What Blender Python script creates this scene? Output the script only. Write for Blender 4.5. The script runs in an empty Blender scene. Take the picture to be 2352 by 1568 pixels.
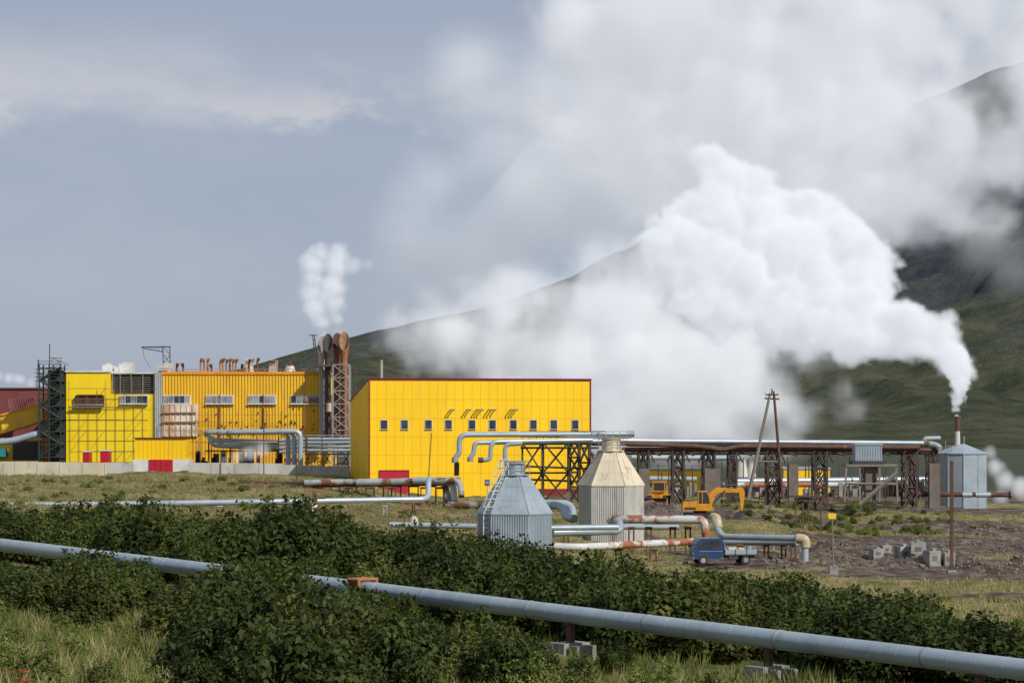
import bpy, bmesh, math, random
import numpy as np
from mathutils import Vector, Matrix, noise
random.seed(7); rng=np.random.default_rng(7)
scene=bpy.context.scene
try:
    scene.view_settings.view_transform='Standard'; scene.view_settings.look='None'; scene.view_settings.exposure=0
except Exception as e: print(e)
F=5553.0; CX=1176.0; HY=985.0; EYE=10.0
def P(px,py,d): return Vector(((px-CX)/F*d,d,EYE+(HY-py)/F*d))
def X(px,d): return (px-CX)/F*d
def Z(py,d): return EYE+(HY-py)/F*d
# ------------------------------------------------ materials
def mat(name,c1,c2=None,scale=0.6,rough=0.6,metal=0.0,bump=0.0,stretch=(1,1,1),thr=(0.35,0.65),c3=None,scale3=3.0,thr3=(0.55,0.7),detail=6,island=None,spec=0.4,bscale=None):
    m=bpy.data.materials.new(name); m.use_nodes=True; nt=m.node_tree; b=nt.nodes['Principled BSDF']
    b.inputs['Roughness'].default_value=rough; b.inputs['Metallic'].default_value=metal
    try: b.inputs['Specular IOR Level'].default_value=spec
    except: pass
    N=nt.nodes; L=nt.links
    tc=N.new('ShaderNodeTexCoord'); mp=N.new('ShaderNodeMapping'); mp.inputs['Scale'].default_value=stretch
    L.new(tc.outputs['Object'],mp.inputs[0])
    def rampn(sc,th,off):
        n=N.new('ShaderNodeTexNoise'); n.inputs['Scale'].default_value=sc; n.inputs['Detail'].default_value=detail; n.inputs['Roughness'].default_value=0.6
        mo=N.new('ShaderNodeVectorMath'); mo.operation='ADD'; mo.inputs[1].default_value=(off,off*2,off*.5)
        L.new(mp.outputs[0],mo.inputs[0]); L.new(mo.outputs[0],n.inputs['Vector'])
        r=N.new('ShaderNodeMapRange'); r.inputs[1].default_value=th[0]; r.inputs[2].default_value=th[1]; r.clamp=True
        L.new(n.outputs['Fac'],r.inputs[0]); return n,r
    if c2 is None: c2=tuple(x*0.82 for x in c1)
    n1,r1=rampn(scale,thr,3.1)
    mx=N.new('ShaderNodeMix'); mx.data_type='RGBA'; mx.inputs[6].default_value=(*c1,1); mx.inputs[7].default_value=(*c2,1)
    L.new(r1.outputs[0],mx.inputs[0]); out=mx.outputs[2]
    if c3 is not None:
        n3,r3=rampn(scale3,thr3,17.7)
        m3=N.new('ShaderNodeMix'); m3.data_type='RGBA'; m3.inputs[7].default_value=(*c3,1)
        L.new(out,m3.inputs[6]); L.new(r3.outputs[0],m3.inputs[0]); out=m3.outputs[2]
    if island is not None:
        g=N.new('ShaderNodeNewGeometry'); m4=N.new('ShaderNodeMix'); m4.data_type='RGBA'; m4.inputs[7].default_value=(*island,1)
        L.new(out,m4.inputs[6]); L.new(g.outputs['Random Per Island'],m4.inputs[0]); out=m4.outputs[2]
    L.new(out,b.inputs['Base Color'])
    if bump>0:
        nb=N.new('ShaderNodeTexNoise'); nb.inputs['Scale'].default_value=bscale or scale*6; nb.inputs['Detail'].default_value=5
        L.new(mp.outputs[0],nb.inputs['Vector'])
        bp=N.new('ShaderNodeBump'); bp.inputs['Strength'].default_value=bump; bp.inputs['Distance'].default_value=0.1
        L.new(nb.outputs['Fac'],bp.inputs['Height']); L.new(bp.outputs[0],b.inputs['Normal'])
    return m
YEL=mat('yellow_cladding',(0.88,0.56,0.006),(0.82,0.50,0.006),scale=0.25,rough=0.45,stretch=(1,1,.3),c3=(.74,.45,.02),scale3=.5,thr3=(.58,.75))
YEL_OLD=mat('weathered_yellow_cladding',(0.82,0.52,0.02),(0.70,0.40,0.03),scale=0.35,rough=0.6,stretch=(1,1,.25),c3=(0.52,0.30,0.12),scale3=0.8,thr3=(0.6,0.75))
YEL_LEM=mat('lemon_cladding',(0.86,0.64,0.01),(0.80,0.55,0.01),scale=0.3,rough=0.5,stretch=(1,1,.3))
ORG=mat('orange_trim',(0.75,0.30,0.02),(0.6,0.2,0.02))
DRED=mat('dark_red_trim',(0.20,0.018,0.014),(0.15,0.012,0.01),rough=.5)
RED=mat('red_gate_paint',(0.45,0.012,0.03),(0.36,0.01,0.025),rough=.45)
REDROOF=mat('faded_red_sheet',(0.20,0.055,0.05),(0.13,0.04,0.036),stretch=(1,1,.3))
GLASS=mat('window_glass',(0.02,0.025,0.03),(0.06,0.07,0.08),scale=.8,rough=.15)
GLASSL=mat('pale_window_glass',(0.32,0.33,0.34),(0.12,0.13,0.14),scale=.7,rough=.25)
WHITE=mat('white_paint',(0.66,0.66,0.64),(0.5,0.5,0.47),scale=.8,rough=.55)
CONC=mat('concrete',(0.34,0.33,0.30),(0.22,0.215,0.20),scale=.7,rough=.9,bump=.4,c3=(.13,.12,.11),scale3=1.1,thr3=(.55,.7))
CREAM=mat('cream_concrete',(0.56,0.50,0.38),(0.44,0.39,0.29),scale=.5,rough=.85,stretch=(1,1,.4),c3=(.24,.18,.12),scale3=1.2,thr3=(.58,.72))
GREY=mat('galvanised_sheet',(0.36,0.42,0.46),(0.27,0.325,0.365),scale=.5,rough=.42,metal=.2,bump=.05,c3=(.22,.21,.20),scale3=1.6,thr3=(.6,.8))
PIPE=mat('galvanised_pipe',(0.40,0.46,0.49),(0.31,0.37,0.405),scale=.55,rough=.38,metal=.3,bump=.04,c3=(.24,.27,.28),scale3=2.4,thr3=(.6,.8))
PIPER=mat('pipe_with_rust',(0.36,0.38,0.38),(0.26,0.28,0.28),scale=.4,rough=.6,c3=(.17,.07,.035),scale3=.45,thr3=(.5,.56))
PIPEW=mat('white_pipe_with_rust',(0.55,0.55,0.52),(0.42,0.42,0.40),scale=.4,rough=.6,c3=(.3,.10,.04),scale3=.5,thr3=(.47,.53))
RUST=mat('rusty_steel',(0.13,0.06,0.04),(0.07,0.038,0.028),scale=1.2,rough=.85,c3=(.24,.13,.08),scale3=2,thr3=(.6,.72))
RUSTO=mat('orange_rust',(0.36,0.15,0.06),(0.22,0.09,0.045),scale=1.2,rough=.8)
TAN=mat('tan_rusted_vent',(0.34,0.22,0.12),(0.22,0.12,0.06),scale=1.5,rough=.8)
DARK=mat('dark_steel',(0.035,0.037,0.038),(0.06,0.05,0.042),scale=1,rough=.6)
DGREEN=mat('dark_green_steel',(0.02,0.035,0.03),(0.03,0.04,0.035),rough=.6)
STEEL=mat('light_steel',(0.30,0.30,0.29),(0.2,0.19,0.18),scale=1,rough=.6)
WOOD=mat('weathered_wood',(0.24,0.21,0.18),(0.15,0.13,0.11),scale=2,rough=.9,stretch=(3,3,.3))
CREAMSH=mat('cream_sheet',(0.62,0.55,0.40),(0.50,0.43,0.31),scale=.6,rough=.6,stretch=(1,1,.25),c3=(.30,.20,.12),scale3=1.2,thr3=(.56,.72))
GREYW=mat('pale_grey_sheet',(0.54,0.53,0.48),(0.43,0.42,0.38),scale=.6,rough=.6,stretch=(1,1,.25),c3=(.26,.22,.17),scale3=1.0,thr3=(.56,.72))
BLACK=mat('rubber',(0.015,0.015,0.015),(0.03,0.028,0.025),rough=.8)
BLUE=mat('blue_paint',(0.022,0.06,0.17),(0.018,0.045,0.13),rough=.3,scale=2)
MACH=mat('machine_orange',(0.66,0.30,0.01),(0.48,0.21,0.02),rough=.45,scale=2,c3=(.3,.2,.1),scale3=2.5,thr3=(.6,.75))
TEAL=mat('teal_paint',(0.02,0.22,0.26),(0.02,0.17,0.2))
SIGNY=mat('sign_yellow',(0.8,0.5,0.02),(0.75,0.45,0.02))
SIGNB=mat('sign_blue',(0.03,0.06,0.2),(0.03,0.06,0.2))
BRN=mat('brown_shutter',(0.10,0.035,0.02),(0.07,0.03,0.02))
# ------------------------------------------------ mesh builder
class MB:
    def __init__(s): s.v=[];s.f=[];s.m=[];s.mats=[];s.M=Matrix.Identity(4)
    def mi(s,m):
        if m not in s.mats: s.mats.append(m)
        return s.mats.index(m)
    def add(s,vs,fs,m):
        o=len(s.v); k=s.mi(m)
        s.v+= [tuple(s.M@Vector(v)) for v in vs]; s.f+=[tuple(i+o for i in f) for f in fs]; s.m+=[k]*len(fs)
    def box(s,x0,x1,y0,y1,z0,z1,m):
        vs=[(x0,y0,z0),(x1,y0,z0),(x1,y1,z0),(x0,y1,z0),(x0,y0,z1),(x1,y0,z1),(x1,y1,z1),(x0,y1,z1)]
        s.add(vs,[(0,3,2,1),(4,5,6,7),(0,1,5,4),(1,2,6,5),(2,3,7,6),(3,0,4,7)],m)
    def cyl(s,p,q,r,m,n=12,r2=None,caps=True,rot=0.0):
        p=Vector(p);q=Vector(q); r2=r if r2 is None else r2
        a=(q-p).normalized(); u=a.orthogonal().normalized()
        if abs(a.z)>0.99: u=Vector((1,0,0))
        w=a.cross(u).normalized()
        vs=[]
        for c,rr in ((p,r),(q,r2)):
            for i in range(n):
                t=2*math.pi*i/n+rot; vs.append(c+u*math.cos(t)*rr+w*math.sin(t)*rr)
        fs=[(i,(i+1)%n,n+(i+1)%n,n+i) for i in range(n)]
        if caps: fs+= [tuple(range(n-1,-1,-1)),tuple(range(n,2*n))]
        s.add(vs,fs,m)
    def beam(s,p,q,w,m): s.cyl(p,q,w*.707,m,n=4,rot=math.pi/4)
    def tube(s,pts,r,m,n=14,bend=None,collar=0,collar_m=None):
        pts=[Vector(p) for p in pts]; bend=bend or r*2.0
        path=[pts[0]]
        for i in range(1,len(pts)-1):
            a,b,c=pts[i-1],pts[i],pts[i+1]; u=(a-b);v=(c-b); la,lb=u.length,v.length; u.normalize();v.normalize()
            ang=u.angle(v)
            if ang>3.05: path.append(b); continue
            t=min(bend,la*.48,lb*.48); A=b+u*t;B=b+v*t
            K=6
            for j in range(K+1):
                k=j/K; path.append(A*(1-k)**2+b*2*k*(1-k)+B*k*k)
        path.append(pts[-1])
        tang=[]
        for i in range(len(path)):
            a=path[max(i-1,0)];b=path[min(i+1,len(path)-1)]; tang.append((b-a).normalized())
        u=tang[0].orthogonal().normalized(); vs=[]
        for i,c in enumerate(path):
            t=tang[i]; u=(u-t*u.dot(t)).normalized(); w=t.cross(u)
            for j in range(n):
                an=2*math.pi*j/n; vs.append(c+(u*math.cos(an)+w*math.sin(an))*r)
        fs=[]
        for i in range(len(path)-1):
            for j in range(n):
                fs.append((i*n+j,i*n+(j+1)%n,(i+1)*n+(j+1)%n,(i+1)*n+j))
        fs.append(tuple(range(n-1,-1,-1))); o=(len(path)-1)*n; fs.append(tuple(o+j for j in range(n)))
        s.add(vs,fs,m)
        if collar:
            for i in range(len(pts)-1):
                L=(pts[i+1]-pts[i]).length; k=int(L/collar); dr=(pts[i+1]-pts[i]).normalized()
                for j in range(1,k):
                    c=pts[i]+dr*(j*L/k); s.cyl(c-dr*.03,c+dr*.03,r*1.02+.004,collar_m or m,n=n)
    def poly(s,prof,y0,y1,m):
        n=len(prof); vs=[(x,y0,z) for x,z in prof]+[(x,y1,z) for x,z in prof]
        fs=[tuple(range(n)),tuple(range(2*n-1,n-1,-1))]+[((i+1)%n,i,n+i,n+(i+1)%n) for i in range(n)]
        s.add(vs,fs,m)
    def build(s,name,parent=None,smooth=True,loc=None):
        me=bpy.data.meshes.new(name); me.from_pydata(s.v,[],s.f)
        for m in s.mats: me.materials.append(m)
        me.polygons.foreach_set('material_index',s.m); me.update()
        bm=bmesh.new(); bm.from_mesh(me); bmesh.ops.recalc_face_normals(bm,faces=bm.faces); bm.to_mesh(me); bm.free()
        if smooth:
            me.shade_smooth()
            try: me.set_sharp_from_angle(angle=math.radians(32))
            except Exception as e: pass
        o=bpy.data.objects.new(name,me); scene.collection.objects.link(o)
        if parent is not None:
            o.parent=parent; o.matrix_parent_inverse=Matrix.Translation(-parent.location)
        return o
def group(name,loc=(0,0,0)):
    e=bpy.data.objects.new(name,None); e.location=loc; e.empty_display_size=1; scene.collection.objects.link(e); return e
# ------------------------------------------------ terrain
ctrl=[(0,60,-6.6),(0,90,-6.6),(0,115,-6.6),(0,150,-6.5),(0,200,-6.5),(0,250,-5.4),(0,275,-5.3),(0,300,-4.2),(0,340,-4),
(600,60,-6.9),(600,98,-7.1),(600,150,-7.1),(600,200,-6.8),(600,250,-5.7),(600,285,-5.2),(600,300,-4.3),
(1176,60,-7.3),(1176,88,-7.8),(1176,130,-8.3),(1176,170,-8.7),(1176,200,-8.1),(1176,235,-7.7),(1176,265,-7.4),(1176,300,-7),
(1600,78,-8.0),(1600,120,-9.0),(1660,170,-9.6),(1660,190,-9.4),(1600,230,-8.2),(1600,265,-7.8),(1600,300,-7.6),
(2000,75,-8.1),(2000,120,-9.3),(2000,150,-10.2),(2000,190,-10.7),(2000,230,-9.9),(2000,270,-8.5),(2000,300,-8.3),
(2352,69,-8.1),(2352,120,-9.6),(2352,190,-11),(2352,230,-10.3),(2352,270,-8.9),(2352,300,-8.6),
(-900,100,-6.5),(-900,250,-5),(3300,100,-9),(3300,250,-10),(600,500,-6),(1800,500,-8.5),(1176,900,-8)]
cw=np.array([(X(a,d),d,z) for a,d,z in ctrl])
heaps=[(1500,236,3.0,1.6,1.2),(1560,232,3.5,1.5,.9),(1900,198,2.2,2.5,1.0),(1940,200,2,2,.7),(2150,190,2.2,2.0,1.0),(2200,188,1.6,1.6,.7),(2290,186,2.2,2.0,.9),(2340,190,1.6,1.6,.8),(2040,196,1.5,2,.5),(1730,236,2,1.6,.8),(2250,240,8,3,1.0),(1950,205,3,1.5,.8),(2100,188,2.5,1.5,.6),(2240,184,1.2,1.2,.6)]
def ground(x,y):
    x=np.atleast_1d(np.asarray(x,float)); y=np.atleast_1d(np.asarray(y,float))
    num=np.zeros_like(x); den=np.zeros_like(x)
    for a,b,z in cw:
        w=1/(((x-a)**2+((y-b)*.55)**2+9)**2); num+=w*z; den+=w
    h=num/den
    t=np.clip((y-380)/500,0,1); h=h*(1-t)+(-9.0)*t
    h+=.10*np.sin(x*.55+1.3*np.sin(y*.21))*np.cos(y*.33+.4*x)+.06*np.sin(x*1.7+y*.9)+.04*np.sin(x*3.1-y*2.3)
    for px,d,rx,ry,hh in heaps:
        cx=X(px,d); g=np.exp(-(((x-cx)/rx)**2+((y-d)/ry)**2))
        h+=hh*g*(1+.25*np.sin(x*4.1+y*3)*np.cos(y*5-x*2))
    return h+EYE
def gz(x,y): return float(ground(x,y)[0])
xs=np.concatenate([np.array([-6000,-3000,-1500,-700,-350,-180,-110,-75]),np.arange(-60,50,.6),np.array([55,75,110,180,350,700,1500,3000,6000])])
ys=np.concatenate([np.array([-3000,-500,-50,20,40,50]),np.arange(55,320,.7),np.array([325,340,370,420,500,650,900,1300,2000,3500,7000,12000])])
GX,GY=np.meshgrid(xs,ys); H=ground(GX.ravel(),GY.ravel())
verts=np.stack([GX.ravel(),GY.ravel(),H],1)
nx,ny=len(xs),len(ys)
idx=np.arange(nx*ny).reshape(ny,nx)
fc=np.stack([idx[:-1,:-1].ravel(),idx[:-1,1:].ravel(),idx[1:,1:].ravel(),idx[1:,:-1].ravel()],1)
me=bpy.data.meshes.new('ground'); me.from_pydata(verts.tolist(),[],fc.tolist()); me.shade_smooth()
dirtblobs=[(1500,238,7,6,1),(1620,228,9,7,1),(1900,198,7,8,1.1),(2050,196,8,9,1.1),(2180,190,8,9,1.1),(2330,188,8,9,1.1),(2250,240,13,9,1.1),(1700,184,6,5,1),(1700,170,5,4,.9),(1830,177,8,7,1.1),(1960,178,9,6,1),(2300,145,7,3.5,1.1),(2150,165,9,4,.9),(2000,262,14,6,1.1),(1700,262,16,6,1.1),(2300,262,8,6,1),(1780,245,9,6,.8),(2100,215,10,8,1.1),(2330,215,10,9,1.1),(1400,262,10,5,1),(1000,262,10,3,.5),(1150,215,7,4,.5),(1400,200,7,5,.7),(2250,172,9,6,1),(500,210,6,4,.4)]
def dirt(x,y):
    a=np.zeros_like(x)
    for px,d,rx,ry,s in dirtblobs:
        a=np.maximum(a,s*np.exp(-(((x-X(px,d))/rx)**2+((y-d)/ry)**2)**1.5))
    a=np.maximum(a,np.clip((y-276)/20,0,1)*.9*np.clip((330-y)/20,0,1))
    return a
at=me.attributes.new('dirt','FLOAT','POINT'); at.data.foreach_set('value',dirt(verts[:,0],verts[:,1]).astype(np.float32))
at=me.attributes.new('far','FLOAT','POINT'); at.data.foreach_set('value',np.clip((verts[:,1]-290)/50,0,1).astype(np.float32))
def ground_mat():
    m=bpy.data.materials.new('ground_soil_grass'); m.use_nodes=True; nt=m.node_tree;N=nt.nodes;L=nt.links;b=N['Principled BSDF']; b.inputs['Roughness'].default_value=.95
    b.inputs['Specular IOR Level'].default_value=.1
    tc=N.new('ShaderNodeTexCoord')
    def nz(s,d=6,r=.65):
        n=N.new('ShaderNodeTexNoise'); n.inputs['Scale'].default_value=s;n.inputs['Detail'].default_value=d;n.inputs['Roughness'].default_value=r;L.new(tc.outputs['Object'],n.inputs['Vector']);return n.outputs['Fac']
    def mr(x,a,c):
        r=N.new('ShaderNodeMapRange');r.inputs[1].default_value=a;r.inputs[2].default_value=c;L.new(x,r.inputs[0]);return r.outputs[0]
    def mix(f,a,c):
        x=N.new('ShaderNodeMix');x.data_type='RGBA';L.new(f,x.inputs[0])
        for k,q in ((6,a),(7,c)):
            if isinstance(q,tuple): x.inputs[k].default_value=(*q,1)
            else: L.new(q,x.inputs[k])
        return x.outputs[2]
    g=mix(mr(nz(.22),.40,.56),(.14,.155,.045),(.38,.30,.15))
    g=mix(mr(nz(1.3),.5,.68),g,(.15,.18,.045))
    g=mix(mr(nz(.5,8),.56,.66),g,(.22,.165,.115))
    af=N.new('ShaderNodeAttribute');af.attribute_name='far'
    g=mix(af.outputs['Fac'],g,(.075,.085,.055))
    dd=mix(mr(nz(.6,8),.38,.56),(.24,.195,.16),(.095,.062,.045))
    dd=mix(mr(nz(3,8),.56,.7),dd,(.27,.235,.20))
    at=N.new('ShaderNodeAttribute');at.attribute_name='dirt'
    ad=N.new('ShaderNodeMath');ad.operation='ADD';L.new(at.outputs['Fac'],ad.inputs[0])
    ml=N.new('ShaderNodeMath');ml.operation='MULTIPLY_ADD';L.new(nz(.8,8),ml.inputs[0]);ml.inputs[1].default_value=1.4;ml.inputs[2].default_value=-.7;L.new(ml.outputs[0],ad.inputs[1])
    c=mix(mr(ad.outputs[0],.24,.36),g,dd)
    L.new(c,b.inputs['Base Color'])
    bp=N.new('ShaderNodeBump');bp.inputs['Strength'].default_value=1.0;bp.inputs['Distance'].default_value=.4;L.new(nz(2.5,9,.75),bp.inputs['Height']);L.new(bp.outputs[0],b.inputs['Normal'])
    return m
me.materials.append(ground_mat())
go=bpy.data.objects.new('ground',me); scene.collection.objects.link(go)
RUB=mat('rubble_stone',(.20,.17,.145),(.09,.07,.055),scale=1.5,rough=.95)
b=MB()
for i in range(2600):
    px,d0=random.choice(((1900,198),(1940,202),(2050,196),(2100,190),(2150,190),(2200,188),(2290,186),(2340,190),(1500,236),(1580,230),(2250,236),(2180,215),(2300,205),(1840,176),(2000,205),(2330,225)))
    d=d0+random.gauss(0,3); x=X(px,d0)+random.gauss(0,2.8); s=abs(random.gauss(.08,.11))+.04; z=gz(x,d)
    b.M=Matrix.Translation((x,d,z))@Matrix.Rotation(random.uniform(0,6),4,Vector((random.random(),random.random(),random.random()+.1)).normalized())
    k=random.uniform(.5,1); b.add([(s,0,0),(-s,0,0),(0,s*k,0),(0,-s*k,0),(0,0,s*.8),(0,0,-s*.8)],[(0,2,4),(2,1,4),(1,3,4),(3,0,4),(2,0,5),(1,2,5),(3,1,5),(0,3,5)],RUB)
b.build('rubble',smooth=False)
# ------------------------------------------------ mountain
pr=[(-1500,-20),(-600,-8),(300,51),(560,83),(700,105),(900,135),(1140,164),(1300,202),(1470,240),(1700,296),(1900,350),(2110,412),(2240,445),(2352,470),(2800,560),(3400,600),(4400,420),(6000,150),(7500,0)]
prx=np.array([(a-CX)/F*3000 for a,_ in pr]); prz=np.array([b for _,b in pr],float)
mx_=np.linspace(-1500,3400,320); my_=np.concatenate([np.linspace(900,3100,160),np.linspace(3150,5200,20)])
mv=[]
for y in my_:
    for x in mx_:
        hz=np.interp(x,prx,prz)
        t=max(0,(y-1100)/1900)
        s=t**1.25 if t<1 else max(0,1-((t-1)/.9)**1.4)
        q=noise.fractal(Vector((x*.0022,y*.0014,3)),1.0,2.0,6)
        rd=noise.fractal(Vector((x*.006+y*.0015,y*.0018,9)),.8,2.1,7)
        z=hz*s+ (abs(rd)*-34+q*28)*min(1,t*3)*(.4 if t>.93 else 1)*(.25+min(1,hz/200))
        z+=60*math.exp(-((y-1900)/330)**2)*(1/(1+math.exp(-(x-330)/70)))
        z-=25*math.exp(-((y-900)/120)**2)
        mv.append((x,y,z+3))
mnx,mny=len(mx_),len(my_); idx=np.arange(mnx*mny).reshape(mny,mnx)
fc=np.stack([idx[:-1,:-1].ravel(),idx[:-1,1:].ravel(),idx[1:,1:].ravel(),idx[1:,:-1].ravel()],1)
me=bpy.data.meshes.new('mountain'); me.from_pydata(mv,[],fc.tolist()); me.shade_smooth()
m=bpy.data.materials.new('mountain_slope'); m.use_nodes=True; nt=m.node_tree;N=nt.nodes;L=nt.links;b=N['Principled BSDF'];b.inputs['Roughness'].default_value=1;b.inputs['Specular IOR Level'].default_value=0
tc=N.new('ShaderNodeTexCoord'); sp=N.new('ShaderNodeSeparateXYZ');L.new(tc.outputs['Object'],sp.inputs[0])
n=N.new('ShaderNodeTexNoise');n.inputs['Scale'].default_value=.007;n.inputs['Detail'].default_value=10;n.inputs['Roughness'].default_value=.7;L.new(tc.outputs['Object'],n.inputs['Vector'])
a=N.new('ShaderNodeMath');a.operation='MULTIPLY_ADD';a.inputs[1].default_value=420;L.new(n.outputs['Fac'],a.inputs[0]);L.new(sp.outputs['Z'],a.inputs[2])
r=N.new('ShaderNodeMapRange');r.inputs[1].default_value=260;r.inputs[2].default_value=370;L.new(a.outputs[0],r.inputs[0])
n2=N.new('ShaderNodeTexNoise');n2.inputs['Scale'].default_value=.03;n2.inputs['Detail'].default_value=9;n2.inputs['Roughness'].default_value=.75;L.new(tc.outputs['Object'],n2.inputs['Vector'])
r2=N.new('ShaderNodeMapRange');r2.inputs[1].default_value=.40;r2.inputs[2].default_value=.60;L.new(n2.outputs['Fac'],r2.inputs[0])
def mixc(f,c1,c2):
    x=N.new('ShaderNodeMix');x.data_type='RGBA';L.new(f,x.inputs[0])
    for k,q in ((6,c1),(7,c2)):
        if isinstance(q,tuple): x.inputs[k].default_value=(*q,1)
        else: L.new(q,x.inputs[k])
    return x.outputs[2]
gr=mixc(r2.outputs[0],(.048,.058,.038),(.100,.104,.064)); rk=mixc(r2.outputs[0],(.062,.072,.084),(.095,.104,.114))  # distance haze painted into the slope colours: lightened, rock tones bluish
L.new(mixc(r.outputs[0],gr,rk),b.inputs['Base Color'])
bp=N.new('ShaderNodeBump');bp.inputs['Strength'].default_value=.7;bp.inputs['Distance'].default_value=14;L.new(n2.outputs['Fac'],bp.inputs['Height']);L.new(bp.outputs[0],b.inputs['Normal'])
me.materials.append(m); o=bpy.data.objects.new('mountain',me); scene.collection.objects.link(o)
# ------------------------------------------------ right yellow hall
D=265.0; ang=math.radians(11.2)
O=Vector((X(848,D),D,0)); RB=Matrix.Translation(O)@Matrix.Rotation(ang,4,'Z')
W=24.9; DP=16.0; ZT=15.49; ZB=1.6
def upx(px):
    t=(px-CX)/F; c,s=math.cos(ang),math.sin(ang)
    return (t*D-O.x)/(c-t*s)
def zu(py,u): return Z(py,D+u*math.sin(ang))
hall=group('yellow_industrial_hall',(O.x,O.y,gz(O.x,O.y)))
b=MB(); b.M=RB
DROP=2.3
b.add([(0,0,ZB),(W,0,ZB),(W,DP,ZB),(0,DP,ZB),(0,0,ZT),(W,0,ZT),(W,DP,ZT-DROP),(0,DP,ZT-DROP)],[(0,1,5,4),(1,2,6,5),(2,3,7,6),(3,0,4,7),(0,3,2,1)],YEL)
for i in range(1,26):
    u=i*W/26; b.box(u-.018,u+.018,-.03,-.002,ZB,ZT-.2,YEL)
for zz in (5.2,7.2,9.2,11.2,13.3): b.box(.1,W-.1,-.036,-.001,zz-.014,zz+.014,YEL)
for i in range(1,9): b.box(-.02,-.002,i*1.75-.012,i*1.75+.012,ZB,ZT-.3-DROP*i*1.75/DP,YEL)
b.build('walls',hall)
b=MB(); b.M=RB
b.add([(-.1,-.1,ZT+.005),(W+.1,-.1,ZT+.005),(W+.1,DP+.1,ZT-DROP-.02),(-.1,DP+.1,ZT-DROP-.02),(-.1,-.1,ZT+.12),(W+.1,-.1,ZT+.12),(W+.1,DP+.1,ZT-DROP+.12),(-.1,DP+.1,ZT-DROP+.12)],[(0,3,2,1),(4,5,6,7),(0,1,5,4),(1,2,6,5),(2,3,7,6),(3,0,4,7)],DRED)
b.build('roof',hall)
b=MB(); b.M=RB
b.box(-.06,.09,-.06,.09,ZB,ZT+.0,DRED); b.box(W-.09,W+.06,-.06,.09,ZB,ZT,DRED)
b.box(.1,W-.1,-.05,-.003,ZT-.16,ZT,DRED)
ug=upx(872); b.box(upx(1140),W-.1,-.07,-.003,ZB,zu(1122,20),DRED)
b.build('trim',hall)
b=MB(); b.M=RB
for px in (882,929,984,1030,1084,1131,1179,1225,1272,1321):
    u=upx(px); z0=zu(986,u); z1=zu(963,u); w=.43
    b.box(u-w,u+w,-.06,-.02-.01,z0,z1,WHITE); b.box(u-w+.07,u+w-.07,-.08,-.05,z0+.07,z1-.07,GLASS)
    b.box(u-.02,u+.02,-.095,-.08,z0+.07,z1-.07,DARK); b.box(u-w,u+w,-.12,-.06,z0-.06,z0,DRED)
b.build('windows',hall)
b=MB(); b.M=RB
u0,u1=upx(872),upx(938); b.box(u0,u1,-.12,-.003,ZB,zu(1082,1.5),RED); b.box(u0-.08,u0-.005,-.13,-.003,ZB,zu(1080,1.5),DRED); b.box(u1+.005,u1+.08,-.13,-.003,ZB,zu(1080,1.5),DRED)
b.box(u0-.08,u1+.08,-.15,-.003,zu(1081.5,1.5),zu(1079,1.5),DRED)
b.build('gate',hall)
b=MB(); b.M=RB
for px,l in ((1034,.9),(1040,.9),(1072,.9),(1078,.8),(1094,.9),(1100,.9),(1106,.9),(1122,.9),(1129,.9),(1136,.8),(1172,.9),(1179,.9),(1185,.9)):
    u=upx(px); z=zu(941,u); b.cyl((u,0.02,z),(u,-l,z+.05),.07,STEEL,n=8); b.cyl((u,-l,z+.08),(u,-l-.02,z-.12),.08,STEEL,n=8)
b.cyl((W+.08,.4,zu(905,W)),(W+.3,.4,zu(905,W)),.06,WHITE); b.box(W+.1,W+.3,.2,.5,zu(930,W),zu(912,W),WHITE)
b.build('wall_vents',hall)
# ------------------------------------------------ left yellow power house
d=300.0
ph=group('yellow_power_house',(X(450,d),d+8,gz(X(450,d),d)))
def fb(b,px0,px1,py0,py1,y0,y1,m,dd=300.0): b.box(X(px0,dd),X(px1,dd),y0,y1,Z(py1,dd),Z(py0,dd),m)
b=MB()
fb(b,152,254,855,1075,300,318,YEL_LEM)
fb(b,254.2,355,905,1075,300,318,YEL_LEM)
fb(b,254.2,355,858,904.6,303,318,DARK)
for k in range(9): fb(b,256,354,861+k*5,862+k*5,300.3,300.36,STEEL)
for px in (257,275,300,327,352): fb(b,px,px+1.5,857,904,300.1,300.2,STEEL)
fb(b,254.2,355,855,858,300,303,WHITE)
fb(b,355.5,373,855,1075,299.7,318,GREYW)
for k in range(4): fb(b,357+k*4.5,358.5+k*4.5,855,1075,299.62,299.7,GREY)
fb(b,373.5,752,860,1075,300,318,YEL_OLD)
x=374.5
while x<750:
    fb(b,x,x+3.6,861,1075,299.86,299.999,YEL_OLD); x+=7.0
fb(b,143,151.6,853,1075,300.4,317,ORG)
b.build('walls',ph)
b=MB()
fb(b,150,254,851,854.6,299.8,318.2,WHITE); fb(b,372,755,853,859.8,299.75,318.2,ORG)
fb(b,752.3,757,905,1010,299.6,318,RUSTO); fb(b,700,752,915,922,299.5,299.84,RUSTO)
for px in (505,605,700): fb(b,px,px+1.5,905,985,299.6,299.84,RUSTO)
for i in range(60):
    px=random.uniform(376,748); py=random.choice((random.uniform(962,985),random.uniform(930,1000))); fb(b,px,px+random.uniform(1.5,3),py,py+random.uniform(2,5),299.7,299.85,RUST)
b.build('roof_edge',ph)
b=MB()
for (a,c) in ((276,341),(376,438),(473,537),(570,635),(668,733)):
    fb(b,a,c,907,927,299.75,299.84,WHITE)
    n=5
    for i in range(n):
        w=(c-a-2)/n; fb(b,a+1.5+i*w,a+i*w+w,909,925,299.70,299.76,GLASSL if random.random()<.65 else GLASS)
    fb(b,a-1,c+1,927,928.5,299.5,299.85,WHITE)
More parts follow.
